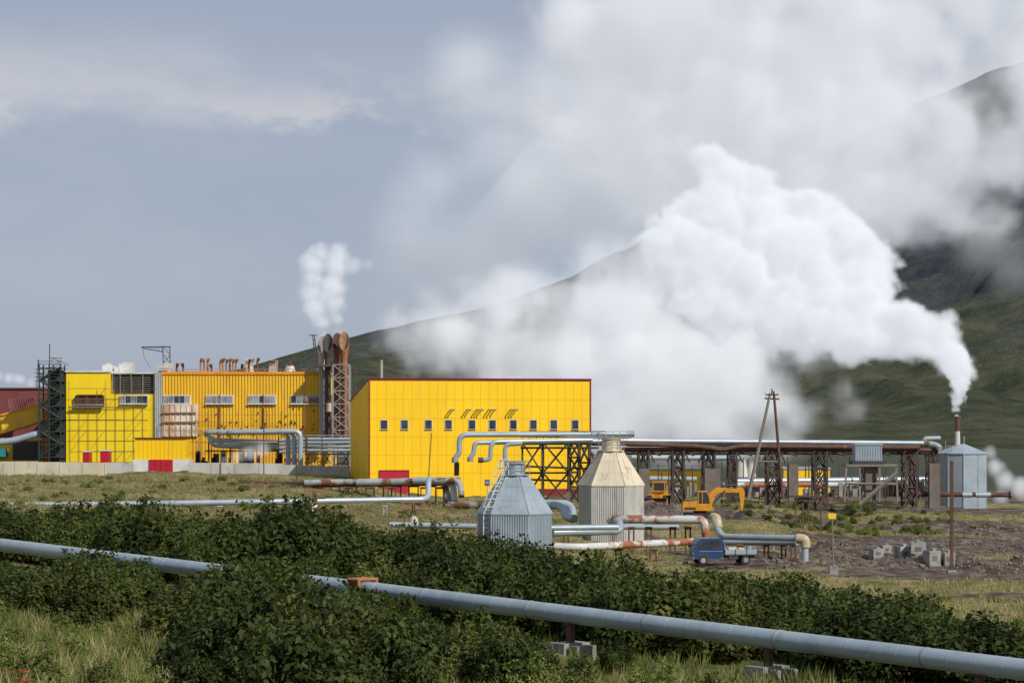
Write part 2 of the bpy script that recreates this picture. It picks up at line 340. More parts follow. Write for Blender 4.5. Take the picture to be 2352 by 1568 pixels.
fb(b,175,240,908,932,299.4,299.98,BRN); fb(b,178,237,906,909,299.2,299.98,BRN); fb(b,170,245,928,931,299.0,299.3,STEEL)
b.build('windows',ph)
b=MB()
PL=mat('stripped_plaster',(0.62,0.45,0.28),(0.42,0.25,0.14),scale=.9,stretch=(1,1,.18),c3=(.68,.60,.50),scale3=1.1,thr3=(.5,.6),rough=.9)
fb(b,374,455,922+6,1002,299.55,299.83,PL)
for px in range(378,455,13): fb(b,px,px+2,930,1000,299.45,299.56,PL)
fb(b,374,452,946,949,299.3,299.55,TAN); fb(b,374,452,968,971,299.3,299.55,TAN)
b.build('plaster_bay',ph)
b=MB()
def rb(px0,px1,py0,py1,m,y=304,dp=2.5): b.box(X(px0,y),X(px1,y),y,y+dp,Z(py1,y),Z(py0,y),m)
rb(235,258,838,856,WHITE); rb(262,271,842,856,WHITE); rb(273,303,835,856,WHITE,306); rb(243,250,834,838,WHITE); rb(280,299,831,835,GREYW,306)
rb(360,392,834,856,GREYW,306); rb(366,386,840,844,GREYW,303); rb(618,634,826,858,GREYW)
b.cyl(P(625,832,303.9),P(625,828,303.9),.4,RUST)
for px,top,m in ((406,836,RUST),(421,836,RUST),(461,824,TAN),(469,825,TAN),(477,824,TAN),(506,826,TAN),(512,824,TAN),(520,826,TAN),(528,824,TAN),(535,826,TAN),(542,825,TAN),(566,827,CREAMSH),(572,827,RUST),(580,824,CREAMSH),(591,824,TAN),(486,838,RUST),(555,838,RUST),(660,838,STEEL)):
    y=304+random.random()*3
    p=P(px,858,y);q=P(px,top+7,y); b.cyl(p,q,.13,m,n=10); t=P(px+random.choice((-2,2,3)),top,y-.3); b.cyl(q,t,.12,m,n=10,r2=.24); b.cyl(t,t+Vector((0,0,.02)),.2,DARK,n=10)
b.cyl(P(666,856,304),P(666,840,304),.75,WHITE,n=16,r2=.5); b.cyl(P(666,840,304),P(666,836,304),.5,RUST,n=16,r2=.3); b.cyl(P(666,835,304),P(666,829,304),.35,RUST,n=12,r2=.15)
b.cyl(P(575,856,306),P(575,840,306),.6,CREAMSH,n=16,r2=.2)
for k in range(40):
    px=375+k*9.3; b.beam(P(px,856,303),P(px,848,303),.04,STEEL)
b.beam(P(375,848,303),P(745,848,303),.05,STEEL); 
b.build('roof_equipment',ph)
b=MB()
for px in (375,391): b.beam(P(px,834,307),P(px-1,797,307),.1,DARK)
b.beam(P(325,797,307),P(392,796,307),.1,DARK); b.beam(P(325,799,307),P(376,808,307),.07,DARK); b.beam(P(391,834,307),P(376,815,307),.06,DARK);b.beam(P(375,834,307),P(391,815,307),.06,DARK);b.beam(P(391,815,307),P(376,797,307),.06,DARK)
for k in range(8): b.beam(P(328+k*6,797.2,307),P(331+k*6,798+k*1.2,307),.04,DARK)
b.tube([P(328,798,307),P(331,820,307),P(345,845,307)],.025,DARK,n=5)
b.build('power_line_gantry')
b=MB()
SCF=mat('scaffold_tube',(0.10,0.12,0.08),(0.16,0.12,0.07))
for i,px in enumerate(range(158,362,21)):
    b.beam(P(px,random.choice((872,890,905)),298.7),P(px,1060,298.7),.045,SCF)
for i,py in enumerate(range(892,1060,24)):
    a=156+random.choice((0,0,21)); c=360-random.choice((0,21,42)); b.beam(P(a,py,298.7),P(c,py,298.7),.04,SCF)
    for k in range(2):
        q=random.randrange(158,330,21); b.beam(P(q,py+24,298.6),P(q+21,py,298.6),.035,SCF)
b.beam(P(156,935,298.5),P(300,935,298.5),.09,WOOD)
for px in range(376,560,26): b.beam(P(px,960,298.6),P(px,1055,298.6),.04,TAN)
for py in (968,990,1015): b.beam(P(376,py,298.6),P(560,py,298.6),.045,TAN)
for px in range(460,720,34): b.beam(P(px,922,298.8),P(px,990,298.8),.03,TAN)
b.beam(P(440,952,298.8),P(700,952,298.8),.03,TAN); b.beam(P(440,978,298.8),P(690,978,298.8),.035,TAN)
b.build('scaffolding')
b=MB()
y0,y1=297.5,300.2
for px in (99,122,148):
    for y in (y0,y1): b.beam((X(px,300),y,Z(1060,300)),(X(px,300),y,Z(838,300)),.16,DGREEN)
lev=list(range(845,1060,29))
for i,py in enumerate(lev):
    b.box(X(97,300),X(150,300),y0,y1,Z(py+2,300),Z(py,300),DGREEN)
    for h in (8,14): b.beam((X(95,300),y0,Z(py-h,300)),(X(150,300),y0,Z(py-h,300)),.05,DGREEN)
    if i<len(lev)-1:
        a,c=(100,147) if i%2 else (147,100)
        for y in (y0+.1,y0+.9): b.beam((X(a,300),y,Z(py,300)),(X(c,300),y,Z(lev[i+1],300)),.22,DGREEN)
        for h in (8,14): b.beam((X(a,300),y0,Z(py-h,300)),(X(c,300),y0,Z(lev[i+1]-h,300)),.05,DGREEN)
b.box(X(110,300),X(146,300),y1-.3,y1,Z(1060,300),Z(850,300),DARK)
b.beam(P(114,838,299),P(114,790,299),.1,DARK); b.beam(P(120,822,299),P(158,838,299),.05,DARK); b.beam(P(120,822,299),P(120,838,299),.05,DARK);b.beam(P(140,822,299),P(140,838,299),.05,DARK);b.beam(P(112,822,299),P(142,822,299),.05,DARK)
b.build('external_stair_tower')
rw=group('red_workshop',(X(20,315),318,gz(X(20,315),315)))
b=MB()
b.box(X(-260,315),X(100,315),315,330,Z(1060,315),Z(894,315),REDROOF)
b.build('walls',rw)
b=MB(); b.box(X(-262,315),X(101,315),314.8,330.2,Z(893.6,315),Z(890,315),BRN); b.build('roof',rw)
b=MB()
b.add([P(18,915,312),P(75,912,312),P(90,935,310),P(22,960,308)],[(0,1,2,3)],REDROOF)
for i in range(12):
    t=i/11; b.beam(P(18+57*t,915-3*t,311.9),P(22+68*t,960-25*t,308.4),.09,REDROOF)
b.build('canopy',rw)
b=MB()
v=[P(-200,1010,304),P(100,928,304),P(100,965,304),P(-200,1060,304)]
v2=[p+Vector((0,3,0)) for p in v]
b.add(v+v2,[(0,1,2,3),(4,7,6,5),(0,4,5,1),(3,2,6,7),(1,5,6,2),(0,3,7,4)],YEL_OLD)
b.add([P(-200,1006,303.8),P(100,924,303.8),P(100,928,303.8),P(-200,1010,303.8)],[(0,1,2,3)],ORG)
b.build('inclined_gallery',rw)
b=MB(); fb(b,-60,98,1005,1060,304,308,YEL_OLD,304); fb(b,-60,18,1030,1048,302.5,303.9,TEAL,304); fb(b,30,95,1012,1055,303.8,303.99,DARK,304); b.build('annex',rw)
b=MB(); b.tube([P(-150,1030,298),P(30,1012,298),P(92,994,298),P(110,994,300)],.42,PIPE,collar=2.5); b.build('inclined_steam_pipe')
gh=group('gatehouse',(X(368,284),286,Z(1097,284)))
b=MB(); b.box(X(305,284),X(433,284),284,288,Z(1100,284),Z(1055,284),WHITE); b.box(X(310,284),X(427,284),284.1,287.8,Z(1054.8,284),Z(1007,284),YEL)
for k in range(1,12): 
    px=310+k*9.7; b.box(X(px,284),X(px+1,284),284.06,284.098,Z(1054,284),Z(1008,284),YEL)
b.build('walls',gh)
b=MB(); b.box(X(308,284),X(429,284),283.9,288,Z(1006.8,284),Z(1004.5,284),DRED); b.build('roof',gh)
b=MB(); b.box(X(342,284),X(397,284),283.9,283.99,Z(1099,284),Z(1055,284),RED)
for k in range(1,4): b.box(X(342+k*13.7,284),X(343+k*13.7,284),283.87,283.9,Z(1098,284),Z(1056,284),DRED)
b.build('gate',gh)
def fence(px0,px1,d,pt0,pt1,pb,m,name,step=2.4):
    b=MB(); x0,x1=X(px0,d),X(px1,d); n=max(1,int((x1-x0)/step))
    for i in range(n):
        a=x0+(x1-x0)*i/n; c=x0+(x1-x0)*(i+1)/n; t=(i+.5)/n; pt=pt0+(pt1-pt0)*t
        b.box(a+.03,c-.03,d,d+.18,Z(pb,d),Z(pt,d)+random.uniform(-.03,.03),m); b.box(c-.1,c+.1,d-.06,d-.005,Z(pb,d),Z(pt,d)-.1,m)
    return b.build(name,smooth=False)
FC2=mat('pale_concrete_panel',(0.48,0.47,0.43),(0.34,0.33,0.30),scale=.5,rough=.9,bump=.2,stretch=(1,1,.5),c3=(.2,.19,.17),scale3=.9,thr3=(.58,.72))
fence(-120,243,276,1057,1062,1112,CREAM,'concrete_fence')
fence(243,306,281,1060,1062,1110,FC2,'concrete_fence')
fence(432,652,281,1062,1064,1115,FC2,'concrete_fence')
fence(640,800,278,1066,1072,1122,FC2,'concrete_fence')
for (a,c,t) in ((190,205,1038),(230,250,1036),(652,690,1052)):
    b=MB(); fb(b,a,c,t,1062,290,292,RED,290); fb(b,a-.5,c+.5,t-3,t-.3,289.9,292.1,WHITE,290); b.build('red_storage_box')
# ------------------------------------------------ exhaust stacks
es=group('exhaust_stacks',(X(770,296),297,Z(1060,296)))
def horn(px,pyc,d,r,m,mi_,zbot):
    b=MB(); n=28; c=P(px,pyc,d);k=1.85
    def ring(z,rr,sl): return [(c.x+rr*math.cos(2*math.pi*i/n),d+rr*math.sin(2*math.pi*i/n),z+sl*k*rr*math.sin(2*math.pi*i/n)) for i in range(n)]
    outer=[(Z(zbot,d),r*.62,0),(c.z-r*3.6,r*.62,0),(c.z-r*2.6,r*.72,.15),(c.z-r*1.3,r*.9,.6),(c.z,r,1.0),(c.z,r*.92,1.0)]
    vs=[];fs=[]
    for q in outer: vs+=ring(*q)
    for q in range(len(outer)-1):
        for i in range(n): fs.append((q*n+i,q*n+(i+1)%n,(q+1)*n+(i+1)%n,(q+1)*n+i))
    b.add(vs,fs,m)
    inner=[(c.z-.005,r*.915,1.0),(c.z-r*1.0,r*.82,.7),(c.z-r*1.9,r*.6,.3)]
    vs=[];fs=[]
    for q in inner: vs+=ring(*q)
    for q in range(2):
        for i in range(n): fs.append((q*n+i,q*n+(i+1)%n,(q+1)*n+(i+1)%n,(q+1)*n+i))
    fs.append(tuple(2*n+i for i in range(n)))
    b.add(vs,fs,mi_)
    for zz in (c.z-r*3.6,c.z-r*5): b.cyl((c.x,d,zz),(c.x,d,zz+.12),r*.68,m,n=n)
    return b
horn(740,790,299,.62,GREYW,STEEL,1010).build('stack_1',es)
horn(753,787,297.4,.62,DARK,DARK,1010).build('stack_2',es)
horn(774,784,299,.62,RUSTO,RUST,1010).build('stack_3',es)
horn(790.5,783,297.4,.64,RUSTO,TAN,1010).build('stack_4',es)
b=MB()
for y in (296.2,298.4):
    for px in (766,803): b.beam((X(px,297),y,Z(1070,297)),(X(px,297),y,Z(838,297)),.16,STEEL)
    pys=list(range(838,1065,30))
    for i,py in enumerate(pys):
        b.beam((X(766,297),y,Z(py,297)),(X(803,297),y,Z(py,297)),.11,STEEL)
        if i<len(pys)-1:
            b.beam((X(766,297),y,Z(py,297)),(X(803,297),y,Z(pys[i+1],297)),.08,STEEL); b.beam((X(803,297),y,Z(py,297)),(X(766,297),y,Z(pys[i+1],297)),.08,STEEL)
for px in (735,756): b.beam(P(px,1000,298),P(px,840,298),.12,STEEL)
b.cyl(P(768,960,297),P(768,1000,297),.35,RUST); b.cyl(P(757,925,296.5),P(757,945,296.5),.4,CREAMSH)
b.box(X(728,297),X(766,297),296.3,298.2,Z(842,297),Z(838,297),RUST)
b.build('lattice_frame',es)
b=MB()
b.beam(P(718,768,310),P(726,860,310),.1,DARK);b.beam(P(722,768,310),P(732,860,310),.1,DARK);b.beam(P(710,770,310),P(728,770,310),.08,DARK)
for k in range(7): b.beam(P(719+k*1.2,775+k*11,310),P(724+k*1.2,786+k*11,310),.06,DARK)
b.build('power_pylon')
b=MB()
for px in (84,92): b.beam(P(88,825,420),P(px,900,420),.12,DARK)
for k in range(4): b.beam(P(80,848+k*9,420),P(97,848+k*9,420),.08,DARK)
b.build('power_pylon')
b=MB()
b.beam(P(806,845,320),P(865,858,320),.12,DARK); b.beam(P(806,858,320),P(865,860,320),.12,DARK); b.beam(P(825,846,320),P(828,905,320),.14,DARK);b.beam(P(812,846,320),P(812,905,320),.14,DARK)
for k in range(8): b.beam(P(806+k*7,846+k*1.6,320),P(812+k*7,858,320),.06,DARK)
b.beam(P(877,826,330),P(877,872,330),.3,GREYW)
b.build('power_line_gantry')
# ------------------------------------------------ pipe bank
b=MB(); dd=288
for i,(sx,ex,y) in enumerate(((470,662,990),(500,676,991),(522,690,990))):
    q=dd-i*.9
    b.tube([P(sx+3,y+8,q+3.5),P(sx+3,y+2,q),P(ex,y,q),P(ex,1068,q)],.30,PIPE,bend=.8,collar=1.6)
for k,py in enumerate((1010,1022)):
    b.tube([P(478,990,dd+1),P(486,py,dd+1),P(560,py+3,dd+1),P(640,py+6,dd+1)],.30,PIPE,bend=.9,collar=1.6)
for py in (1008,1016,1025,1034): b.tube([P(640,py+4,dd+2),P(700,py,dd+1.5),P(812,py,dd+1)],.2,PIPE,collar=1.5)
for px in (480,530,590,640,705,740,775,800): b.beam(P(px,1000,dd+1.2),P(px,1075,dd+1.2),.14,RUST)
for px in (700,745,788):
    b.beam(P(px,1040,dd+.6),P(px+14,1064,dd+.6),.1,DARK); b.beam(P(px+14,1040,dd+.6),P(px,1064,dd+.6),.1,DARK)
b.beam(P(470,1035,dd+1),P(640,1035,dd+1),.12,RUST); b.beam(P(700,1000,dd),P(812,1000,dd),.1,STEEL); b.beam(P(700,1042,dd),P(812,1042,dd),.14,DARK)
for i in range(26):
    px=random.uniform(440,640); py=random.uniform(1030,1062); b.box(X(px,dd+3),X(px+random.uniform(3,14),dd+3),dd+3,dd+3.6,Z(1066,dd+3),Z(py,dd+3),random.choice((RUST,DARK,STEEL,TAN)))
b.build('steam_pipe_bank')
b=MB(); b.beam(P(606,938,275),P(606,1105,275),.12,RUST); b.build('lighting_pole')
b=MB(); b.beam(P(680,1010,262),P(681,1128,262),.10,DARK); b.build('lighting_pole')
b=MB(); b.beam(P(991,994,256),P(984,1100,256),.10,RUST); b.build('leaning_pole')
# ------------------------------------------------ overhead pipes in front of hall
b=MB()
b.tube([P(1046,1062,243),P(1046,1050,243),P(1055,1040,243),P(1055,998,243),P(1452,996,246)],.27,PIPE,bend=.8,collar=1.7)
b.tube([P(1080,1060,241),P(1080,1050,241),P(1088,1040,241),P(1090,1016,241),P(1400,1012,244)],.24,PIPE,bend=.7,collar=1.7)
b.tube([P(1105,1056,240),P(1126,1056,240),P(1128,1014,240),P(1360,1010,243)],.22,PIPE,bend=.7,collar=1.7)
b.tube([P(1160,1060,239.5),P(1160,1020,239.5),P(1200,1018,239.5)],.22,PIPE,bend=.6)
b.cyl(P(1440,996,246),P(1457,996,246),.34,PIPE)
b.cyl(P(1098,1056,240),P(1110,1056,240),.28,RUST)
for px in range(1200,1450,16): b.beam(P(px,991,245),P(px,1010,245),.07,STEEL)
b.beam(P(1195,1002,244.5),P(1450,1004,245),.12,STEEL); b.beam(P(1195,991,244.5),P(1390,990,245),.05,RUST)
b.cyl(P(1049,1062,243),P(1049,1092,243),.26,RUST)
b.cyl(P(1045,1050,243),P(1045,1062,243),.33,STEEL); b.cyl(P(1080,1050,241),P(1080,1060,241),.3,STEEL)
b.build('overhead_steam_pipe')
# ------------------------------------------------ pipe rack
rack=group('pipe_rack',(X(1700,250),251,gz(X(1700,250),250)))
b=MB()
DSTEEL=mat('brown_black_steel',(0.04,0.033,0.03),(0.085,0.06,0.048),scale=.8,rough=.7)
def tower(px0,px1,d,top,m=DSTEEL,w=.2,lv=3,dy=2.6):
    for y in (d,d+dy):
        for px in (px0,px1):
            x=X(px,d); b.beam((x,y,gz(x,y)-.3),(x,y,Z(top,d)),w,m)
        za=gz(X(px0,d),y); zt=Z(top,d)
        for i in range(lv):
            z0=za+(zt-za)*i/lv; z1=za+(zt-za)*(i+1)/lv
            b.beam((X(px0,d),y,z0),(X(px1,d),y,z1),w*.55,m); b.beam((X(px1,d),y,z0),(X(px0,d),y,z1),w*.55,m)
            b.beam((X(px0,d),y,z1),(X(px1,d),y,z1),w*.6,m)
    for px in (px0,px1): 
        x=X(px,d); b.beam((x,d,gz(x,d)),(x,d+dy,Z(top,d)),w*.5,m)
def dr(px): return 246+(px-1200)/950*18
for a,c,l in ((1200,1246,2),(1248,1306,2),(1310,1330,4),(1332,1354,3),(1468,1490,3),(1546,1571,3),(1618,1642,3),(1676,1692,3),(1764,1790,3),(1872,1900,3),(1987,2012,3),(2080,2106,3),(2136,2152,3)):
    tower(a,c,dr(a),1030 if a>1400 else 1016,lv=l)
for a,c in ((1354,1376),(1490,1546),(1571,1618),(1692,1764),(1790,1872),(1900,1987),(2012,2080)):
    d0=dr(a); b.beam(P(a,1034,d0),P((a+c)/2,1046,d0),.13,DSTEEL)
    b.beam(P(c,1034,d0),P(c-14,1062,d0),.12,DSTEEL); b.beam(P(a,1034,d0),P(a+14,1062,d0),.12,DSTEEL)
b.beam(P(1196,1018,245.9),P(1376,1018,249),.22,DSTEEL); b.beam(P(1196,1028,245.9),P(1376,1028,249),.15,DSTEEL)
b.beam(P(1196,1070,245.9),P(1356,1076,249),.15,DSTEEL); b.beam(P(1196,1100,245.9),P(1356,1106,249),.15,DSTEEL)
b.beam(P(1430,1032,dr(1430)-.1),P(2150,1034,dr(2150)-.1),.34,RUST); b.beam(P(1430,1040,dr(1430)+2.6),P(2150,1040,dr(2150)+2.6),.26,DSTEEL)
for px in range(1440,2150,22): b.beam(P(px,1031,dr(px)-.1),P(px,1031,dr(px)+2.6),.13,DSTEEL)
b.build('frame',rack,smooth=False)
b=MB()
b.tube([P(1362,1010,250),P(1500,1012,dr(1500)),P(2120,1017,dr(2120))],.24,PIPE,collar=2.2)
b.tube([P(1360,1018,249),P(1440,1018,249.5),P(1600,1024,dr(1600)-.8),P(1660,1032,dr(1660)-.8),P(1700,1024,dr(1700)-.8),P(2112,1027,dr(2112)-.8)],.24,RUST,collar=2.5)
b.tube([P(1440,1021,dr(1440)+.5),P(2100,1022.5,dr(2100)+.5)],.2,PIPER,collar=2.5)
b.tube([P(2080,1020,264),P(2125,1018,264),P(2150,1022,263.5),P(2160,1030,263)],.34,PIPER,bend=.6)
b.tube([P(2124,1016,265),P(2124,1007,265),P(2160,1006,265)],.26,PIPE,bend=.5)
b.tube([P(2088,1026,263),P(2094,1045,263),P(2092,1134,263),P(2320,1136,263)],.27,RUST,bend=.6,collar=3)
b.cyl(P(2210,1136,262.95),P(2232,1136,262.95),.3,PIPE); b.cyl(P(2240,1136,262.95),P(2275,1136,262.95),.3,PIPE); b.cyl(P(2318,1136,263),P(2321,1136,263),.45,RUST)
b.build('pipes',rack)
b=MB()
CB=mat('brown_concrete',(0.19,0.155,0.13),(0.12,0.10,0.085),scale=.8,rough=.9,bump=.3)
for px,w,t,bt,d in ((1480,24,1076,1145,247),(1637,36,1076,1145,250),(1823,22,1066,1140,254),(2147,24,1064,1165,262),(1305,10,1130,1145,240)):
    b.box(X(px-w/2,d),X(px+w/2,d),d,d+1.1,Z(bt+10,d),Z(t,d),CB)
b.build('concrete_piers',rack)
lb=group('low_yellow_building',(X(1800,290),290,gz(X(1800,290),290)))
b=MB(); b.box(X(1440,292),X(1612,292),292,298,Z(1140,292),Z(1080,292),YEL); b.box(X(1800,292),X(1906,292),292,298,Z(1140,292),Z(1078,292),YEL)
b.box(X(1612.5,292),X(1799,292),292.5,298,Z(1140,292),Z(1108,292),CB)
b.build('walls',lb); b=MB(); b.box(X(1438,292),X(1614,292),291.9,298.1,Z(1079.7,292),Z(1075,292),GREY); b.box(X(1798,292),X(1908,292),291.9,298.1,Z(1077.7,292),Z(1073,292),GREY); b.build('roof',lb)
b=MB()
b.tube([P(1450,1050,275),P(1700,1052,276)],.3,PIPE,collar=3); b.tube([P(1690,1105,272),P(2140,1100,278)],.33,PIPE,collar=2.5); b.tube([P(1690,1113,271),P(2140,1112,277)],.28,PIPEW,collar=2.5)
b.tube([P(1440,1098,275),P(1600,1100,275)],.3,PIPE,collar=2.5)
for px in range(1460,2140,60): b.beam(P(px,1098,275.5),P(px,1145,275.5),.18,CONC)
for i in range(110):
    px=random.uniform(1450,2130); q=random.uniform(272,284); w_=random.uniform(3,14); h_=random.uniform(6,34); b.box(X(px,q),X(px+w_,q),q,q+.8,Z(1140,q),Z(1140-h_,q),random.choice((RUST,DSTEEL,DSTEEL,STEEL,CONC,PIPER,CB)))
for i in range(40):
    px=random.uniform(1450,2130); q=random.uniform(268,280); b.beam(P(px,1045+random.uniform(0,50),q),P(px,1145,q),.12,DSTEEL)
b.build('ground_steam_pipe')
b=MB(); b.box(X(1704,285),X(1730,285),285,287,Z(1115,285),Z(1055,285),GREYW); b.cyl(P(1704,1095,284),P(1704,1055,284),.8,GREYW,n=16,r2=.5); b.cyl(P(1725,1095,284),P(1725,1050,284),.6,GREYW,n=16,r2=.3); b.build('silo')
et=group('elevated_container_platform',(X(1995,250),251,gz(X(1995,250),250)))
b=MB(); d=250
b.box(X(1965,d),X(2026,d),d,d+2.6,Z(1058,d),Z(1022,d),GREY)
for px in range(1969,2025,6): b.box(X(px,d),X(px+2,d),d-.05,d-.003,Z(1056,d),Z(1024,d),GREY)
b.box(X(1963,d),X(2028,d),d-.1,d+2.7,Z(1021.7,d),Z(1018,d),GREY)
b.build('container',et)
b=MB(); b.box(X(1942,d),X(2062,d),d-.2,d+2.8,Z(1071,d),Z(1066,d),WOOD); b.box(X(1958,d),X(2032,d),d,d+2.6,Z(1065.8,d),Z(1058.5,d),DARK)
for a,c in ((1944,1940),(1975,1975),(2020,2020),(2058,2062)): b.beam(P(a,1068,d),P(c,1152,d),.2,WOOD)
b.beam(P(2060,1085,d-.3),P(1975,1158,d-.3),.32,WOOD); b.beam(P(1945,1110,d-.2),P(2058,1112,d-.2),.16,WOOD)
b.box(X(1990,d),X(2018,d),d+.5,d+2,Z(1150,d),Z(1071.5,d),CB)
b.build('trestle',et)
b=MB(); d=238
b.cyl(P(1718,1146,d),P(1769,903,d),.19,WOOD,r2=.13); b.cyl(P(1798,1146,d),P(1777,898,d),.17,RUST,r2=.12)
b.beam(P(1737,1060,d),P(1787,1060,d),.12,WOOD)
b.beam(P(1756,914,d),P(1790,916,d),.14,WOOD); b.beam(P(1758,906,d-.1),P(1788,906,d-.1),.1,DARK)
for px in (1759,1768,1780,1788): b.cyl(P(px,905,d),P(px,897,d),.09,WHITE,n=8,r2=.05)
b.cyl(P(1772,905,d),P(1773,892,d),.06,DARK,n=6)
b.build('utility_pole')
# ------------------------------------------------ tank with chimney
tk=group('steam_separator_tank',(X(2208,270),270,gz(X(2208,270),270)))
d=270; c=Vector((X(2209,d),d,0)); R=2.78; zb=gz(c.x,c.y)-.6; zt=Z(1042,d)
b=MB(); b.cyl((c.x,c.y,zb),(c.x,c.y,zt),R,GREY,n=10,rot=.2)
for i in range(10):
    t=.2+2*math.pi*i/10; x,y=c.x+(R+.01)*math.cos(t),c.y+(R+.01)*math.sin(t); b.beam((x,y,zb),(x,y,zt),.07,GREY)
b.build('shell',tk,smooth=False)
b=MB(); b.cyl((c.x,c.y,zt),(c.x,c.y,zt+.1),R+.12,GREY,n=10,rot=.2); b.cyl((c.x,c.y,zt+.1),(c.x,c.y,Z(1019,d)),R+.1,GREY,n=10,r2=.35,rot=.2)
b.build('conical_roof',tk,smooth=False)
b=MB(); s=P(2199,1024,d); t=P(2199,956,d); b.cyl(s,s.lerp(t,.5),.32,GREYW,n=14,r2=.28); b.cyl(s.lerp(t,.5),t,.25,RUST,n=14,r2=.24,caps=False); b.cyl(s.lerp(t,.98),t,.30,RUST,n=14,caps=False)
b.cyl(P(2214,1020,d),P(2214,1002,d),.07,STEEL,n=8); b.beam(P(2172,1030,d-1.6),P(2172,1012,d-1.6),.05,STEEL)
for px in range(2165,2186,5): b.beam(P(px,1038,d-2),P(px+8,1022,d-1.3),.04,STEEL)
b.build('chimney',tk)
# ------------------------------------------------ silencer huts
def hut(name,pxc,d,wpx,pb,pe,pn,pt,wn,body,roof,ribs=True):
    g=group(name,(X(pxc,d),d,Z(pb,d))); cx=X(pxc,d); R=wpx/2/F*d; Rn=wn/2/F*d; cy=d+R
    zb=min(Z(pb+18,d),gz(cx,d)-.1); ze=Z(pe,d);zn=Z(pn,d);zt=Z(pt,d); n=6; rot=math.radians(-8)
    b=MB(); pts=[(cx+R*math.cos(rot+i*math.pi/3),cy+R*math.sin(rot+i*math.pi/3)) for i in range(6)]
    for i in range(6):
        a=Vector(pts[i]);q=Vector(pts[(i+1)%6]); e=(q-a); L=e.length; e.normalize(); nrm=Vector((e.y,-e.x)); K=15
        line=[]
        for k in range(K):
            for (f,o) in ((0,0),(.5,0),(.55,.05),(.95,.05)):
                t=(k+f)/K*L; line.append(a+e*t+nrm*o)
        line.append(q)
        vs=[(p.x,p.y,zb) for p in line]+[(p.x,p.y,ze) for p in line]; N=len(line)
        b.add(vs,[(j,j+1,N+j+1,N+j) for j in range(N-1)],body)
    b.build('corrugated_walls',g,smooth=False)
    b=MB(); Re=R*1.035
    ring=lambda r,z:[(cx+r*math.cos(rot+i*math.pi/3),cy+r*math.sin(rot+i*math.pi/3),z) for i in range(6)]
    vs=ring(Re,ze-.02)+ring(Re,ze+.05)+ring(Rn,zn); fs=[]
    for q in range(2):
        for i in range(6): fs.append((q*6+i,q*6+(i+1)%6,(q+1)*6+(i+1)%6,(q+1)*6+i))
    fs.append(tuple(range(12,18))); fs.append((5,4,3,2,1,0)); b.add(vs,fs,roof)
    for i in range(6): b.beam(vs[6+i],vs[12+i],.06,roof)
    for i in range(6):
        for k in (1,2,3):
            A=Vector(vs[6+i]).lerp(Vector(vs[6+(i+1)%6]),k/4); B=Vector(vs[12+i]).lerp(Vector(vs[12+(i+1)%6]),k/4); b.beam(A,B,.025,roof)
        for k in (.35,.7):
            A=Vector(vs[6+i]).lerp(Vector(vs[12+i]),k); B=Vector(vs[6+(i+1)%6]).lerp(Vector(vs[12+(i+1)%6]),k); b.beam(A,B,.025,roof)
    b.build('pyramid_roof',g,smooth=False)
    b=MB(); r=Rn*.72; b.cyl((cx,cy,zn),(cx,cy,zt),r,roof,n=16); b.cyl((cx,cy,zt-.12),(cx,cy,zt),r*1.12,roof,n=16)
    b.cyl((cx,cy,zn-.02),(cx,cy,zn+.06),Rn*1.12,roof,n=12)
    rr=Rn*1.1
    for i in range(8):
        t=i*math.pi/4; p=Vector((cx+rr*math.cos(t),cy+rr*math.sin(t),zn)); p2=Vector((cx+rr*math.cos(t+math.pi/4),cy+rr*math.sin(t+math.pi/4),zn))
        b.beam(p,p+Vector((0,0,.95)),.05,STEEL)
        for h in (.5,.95): b.beam(p+Vector((0,0,h)),p2+Vector((0,0,h)),.04,STEEL)
    b.build('vent_and_rail',g)
    b=MB()
    A=Vector(vs[6+4])+Vector((0.1,-.15,0)); B=Vector(vs[12+4])+Vector((0.05,-.15,.0))
    A=A+(Vector(vs[6+3])-A)*.35; B=B+(Vector(vs[12+3])-B)*.3; A.y-=.2;B.y-=.2
    A0=Vector((A.x,A.y-.05,zb+.2)); T=B+Vector((0,0,1.2)); w=Vector((.22,0,0))
    seq=[A0,A,B,T]
    for s_ in (-1,1):
        for p,q in zip(seq,seq[1:]): b.beam(p+w*s_,q+w*s_,.06,WHITE)
    for p,q in zip(seq,seq[1:]):
        k=max(1,int((q-p).length/.3))
        for j in range(k): m_=p.lerp(q,j/k); b.beam(m_-w,m_+w,.04,WHITE)
    for j in range(7):
        m_=A.lerp(T,j/7+.08)+Vector((0,-.6,.15)); b.beam(m_-w*1.5,m_+w*1.5,.04,WHITE); b.beam(m_-w*1.5,m_-w+Vector((0,.55,-.1)),.04,WHITE); b.beam(m_+w*1.5,m_+w+Vector((0,.55,-.1)),.04,WHITE)
    for s_ in (-1.5,0,1.5): b.beam(A.lerp(T,.08)+Vector((0,-.6,.15))+w*s_,A.lerp(T,.94)+Vector((0,-.6,.15))+w*s_,.035,WHITE)
    if roof is GREY: b.build('ladder',g)
    return g
hut('steam_silencer',1182,165,172,1262,1182,1092,1062,62,GREY,GREY)
hut('steam_silencer',1407,188,150,1206,1116,1036,1006,54,GREYW,CREAMSH)
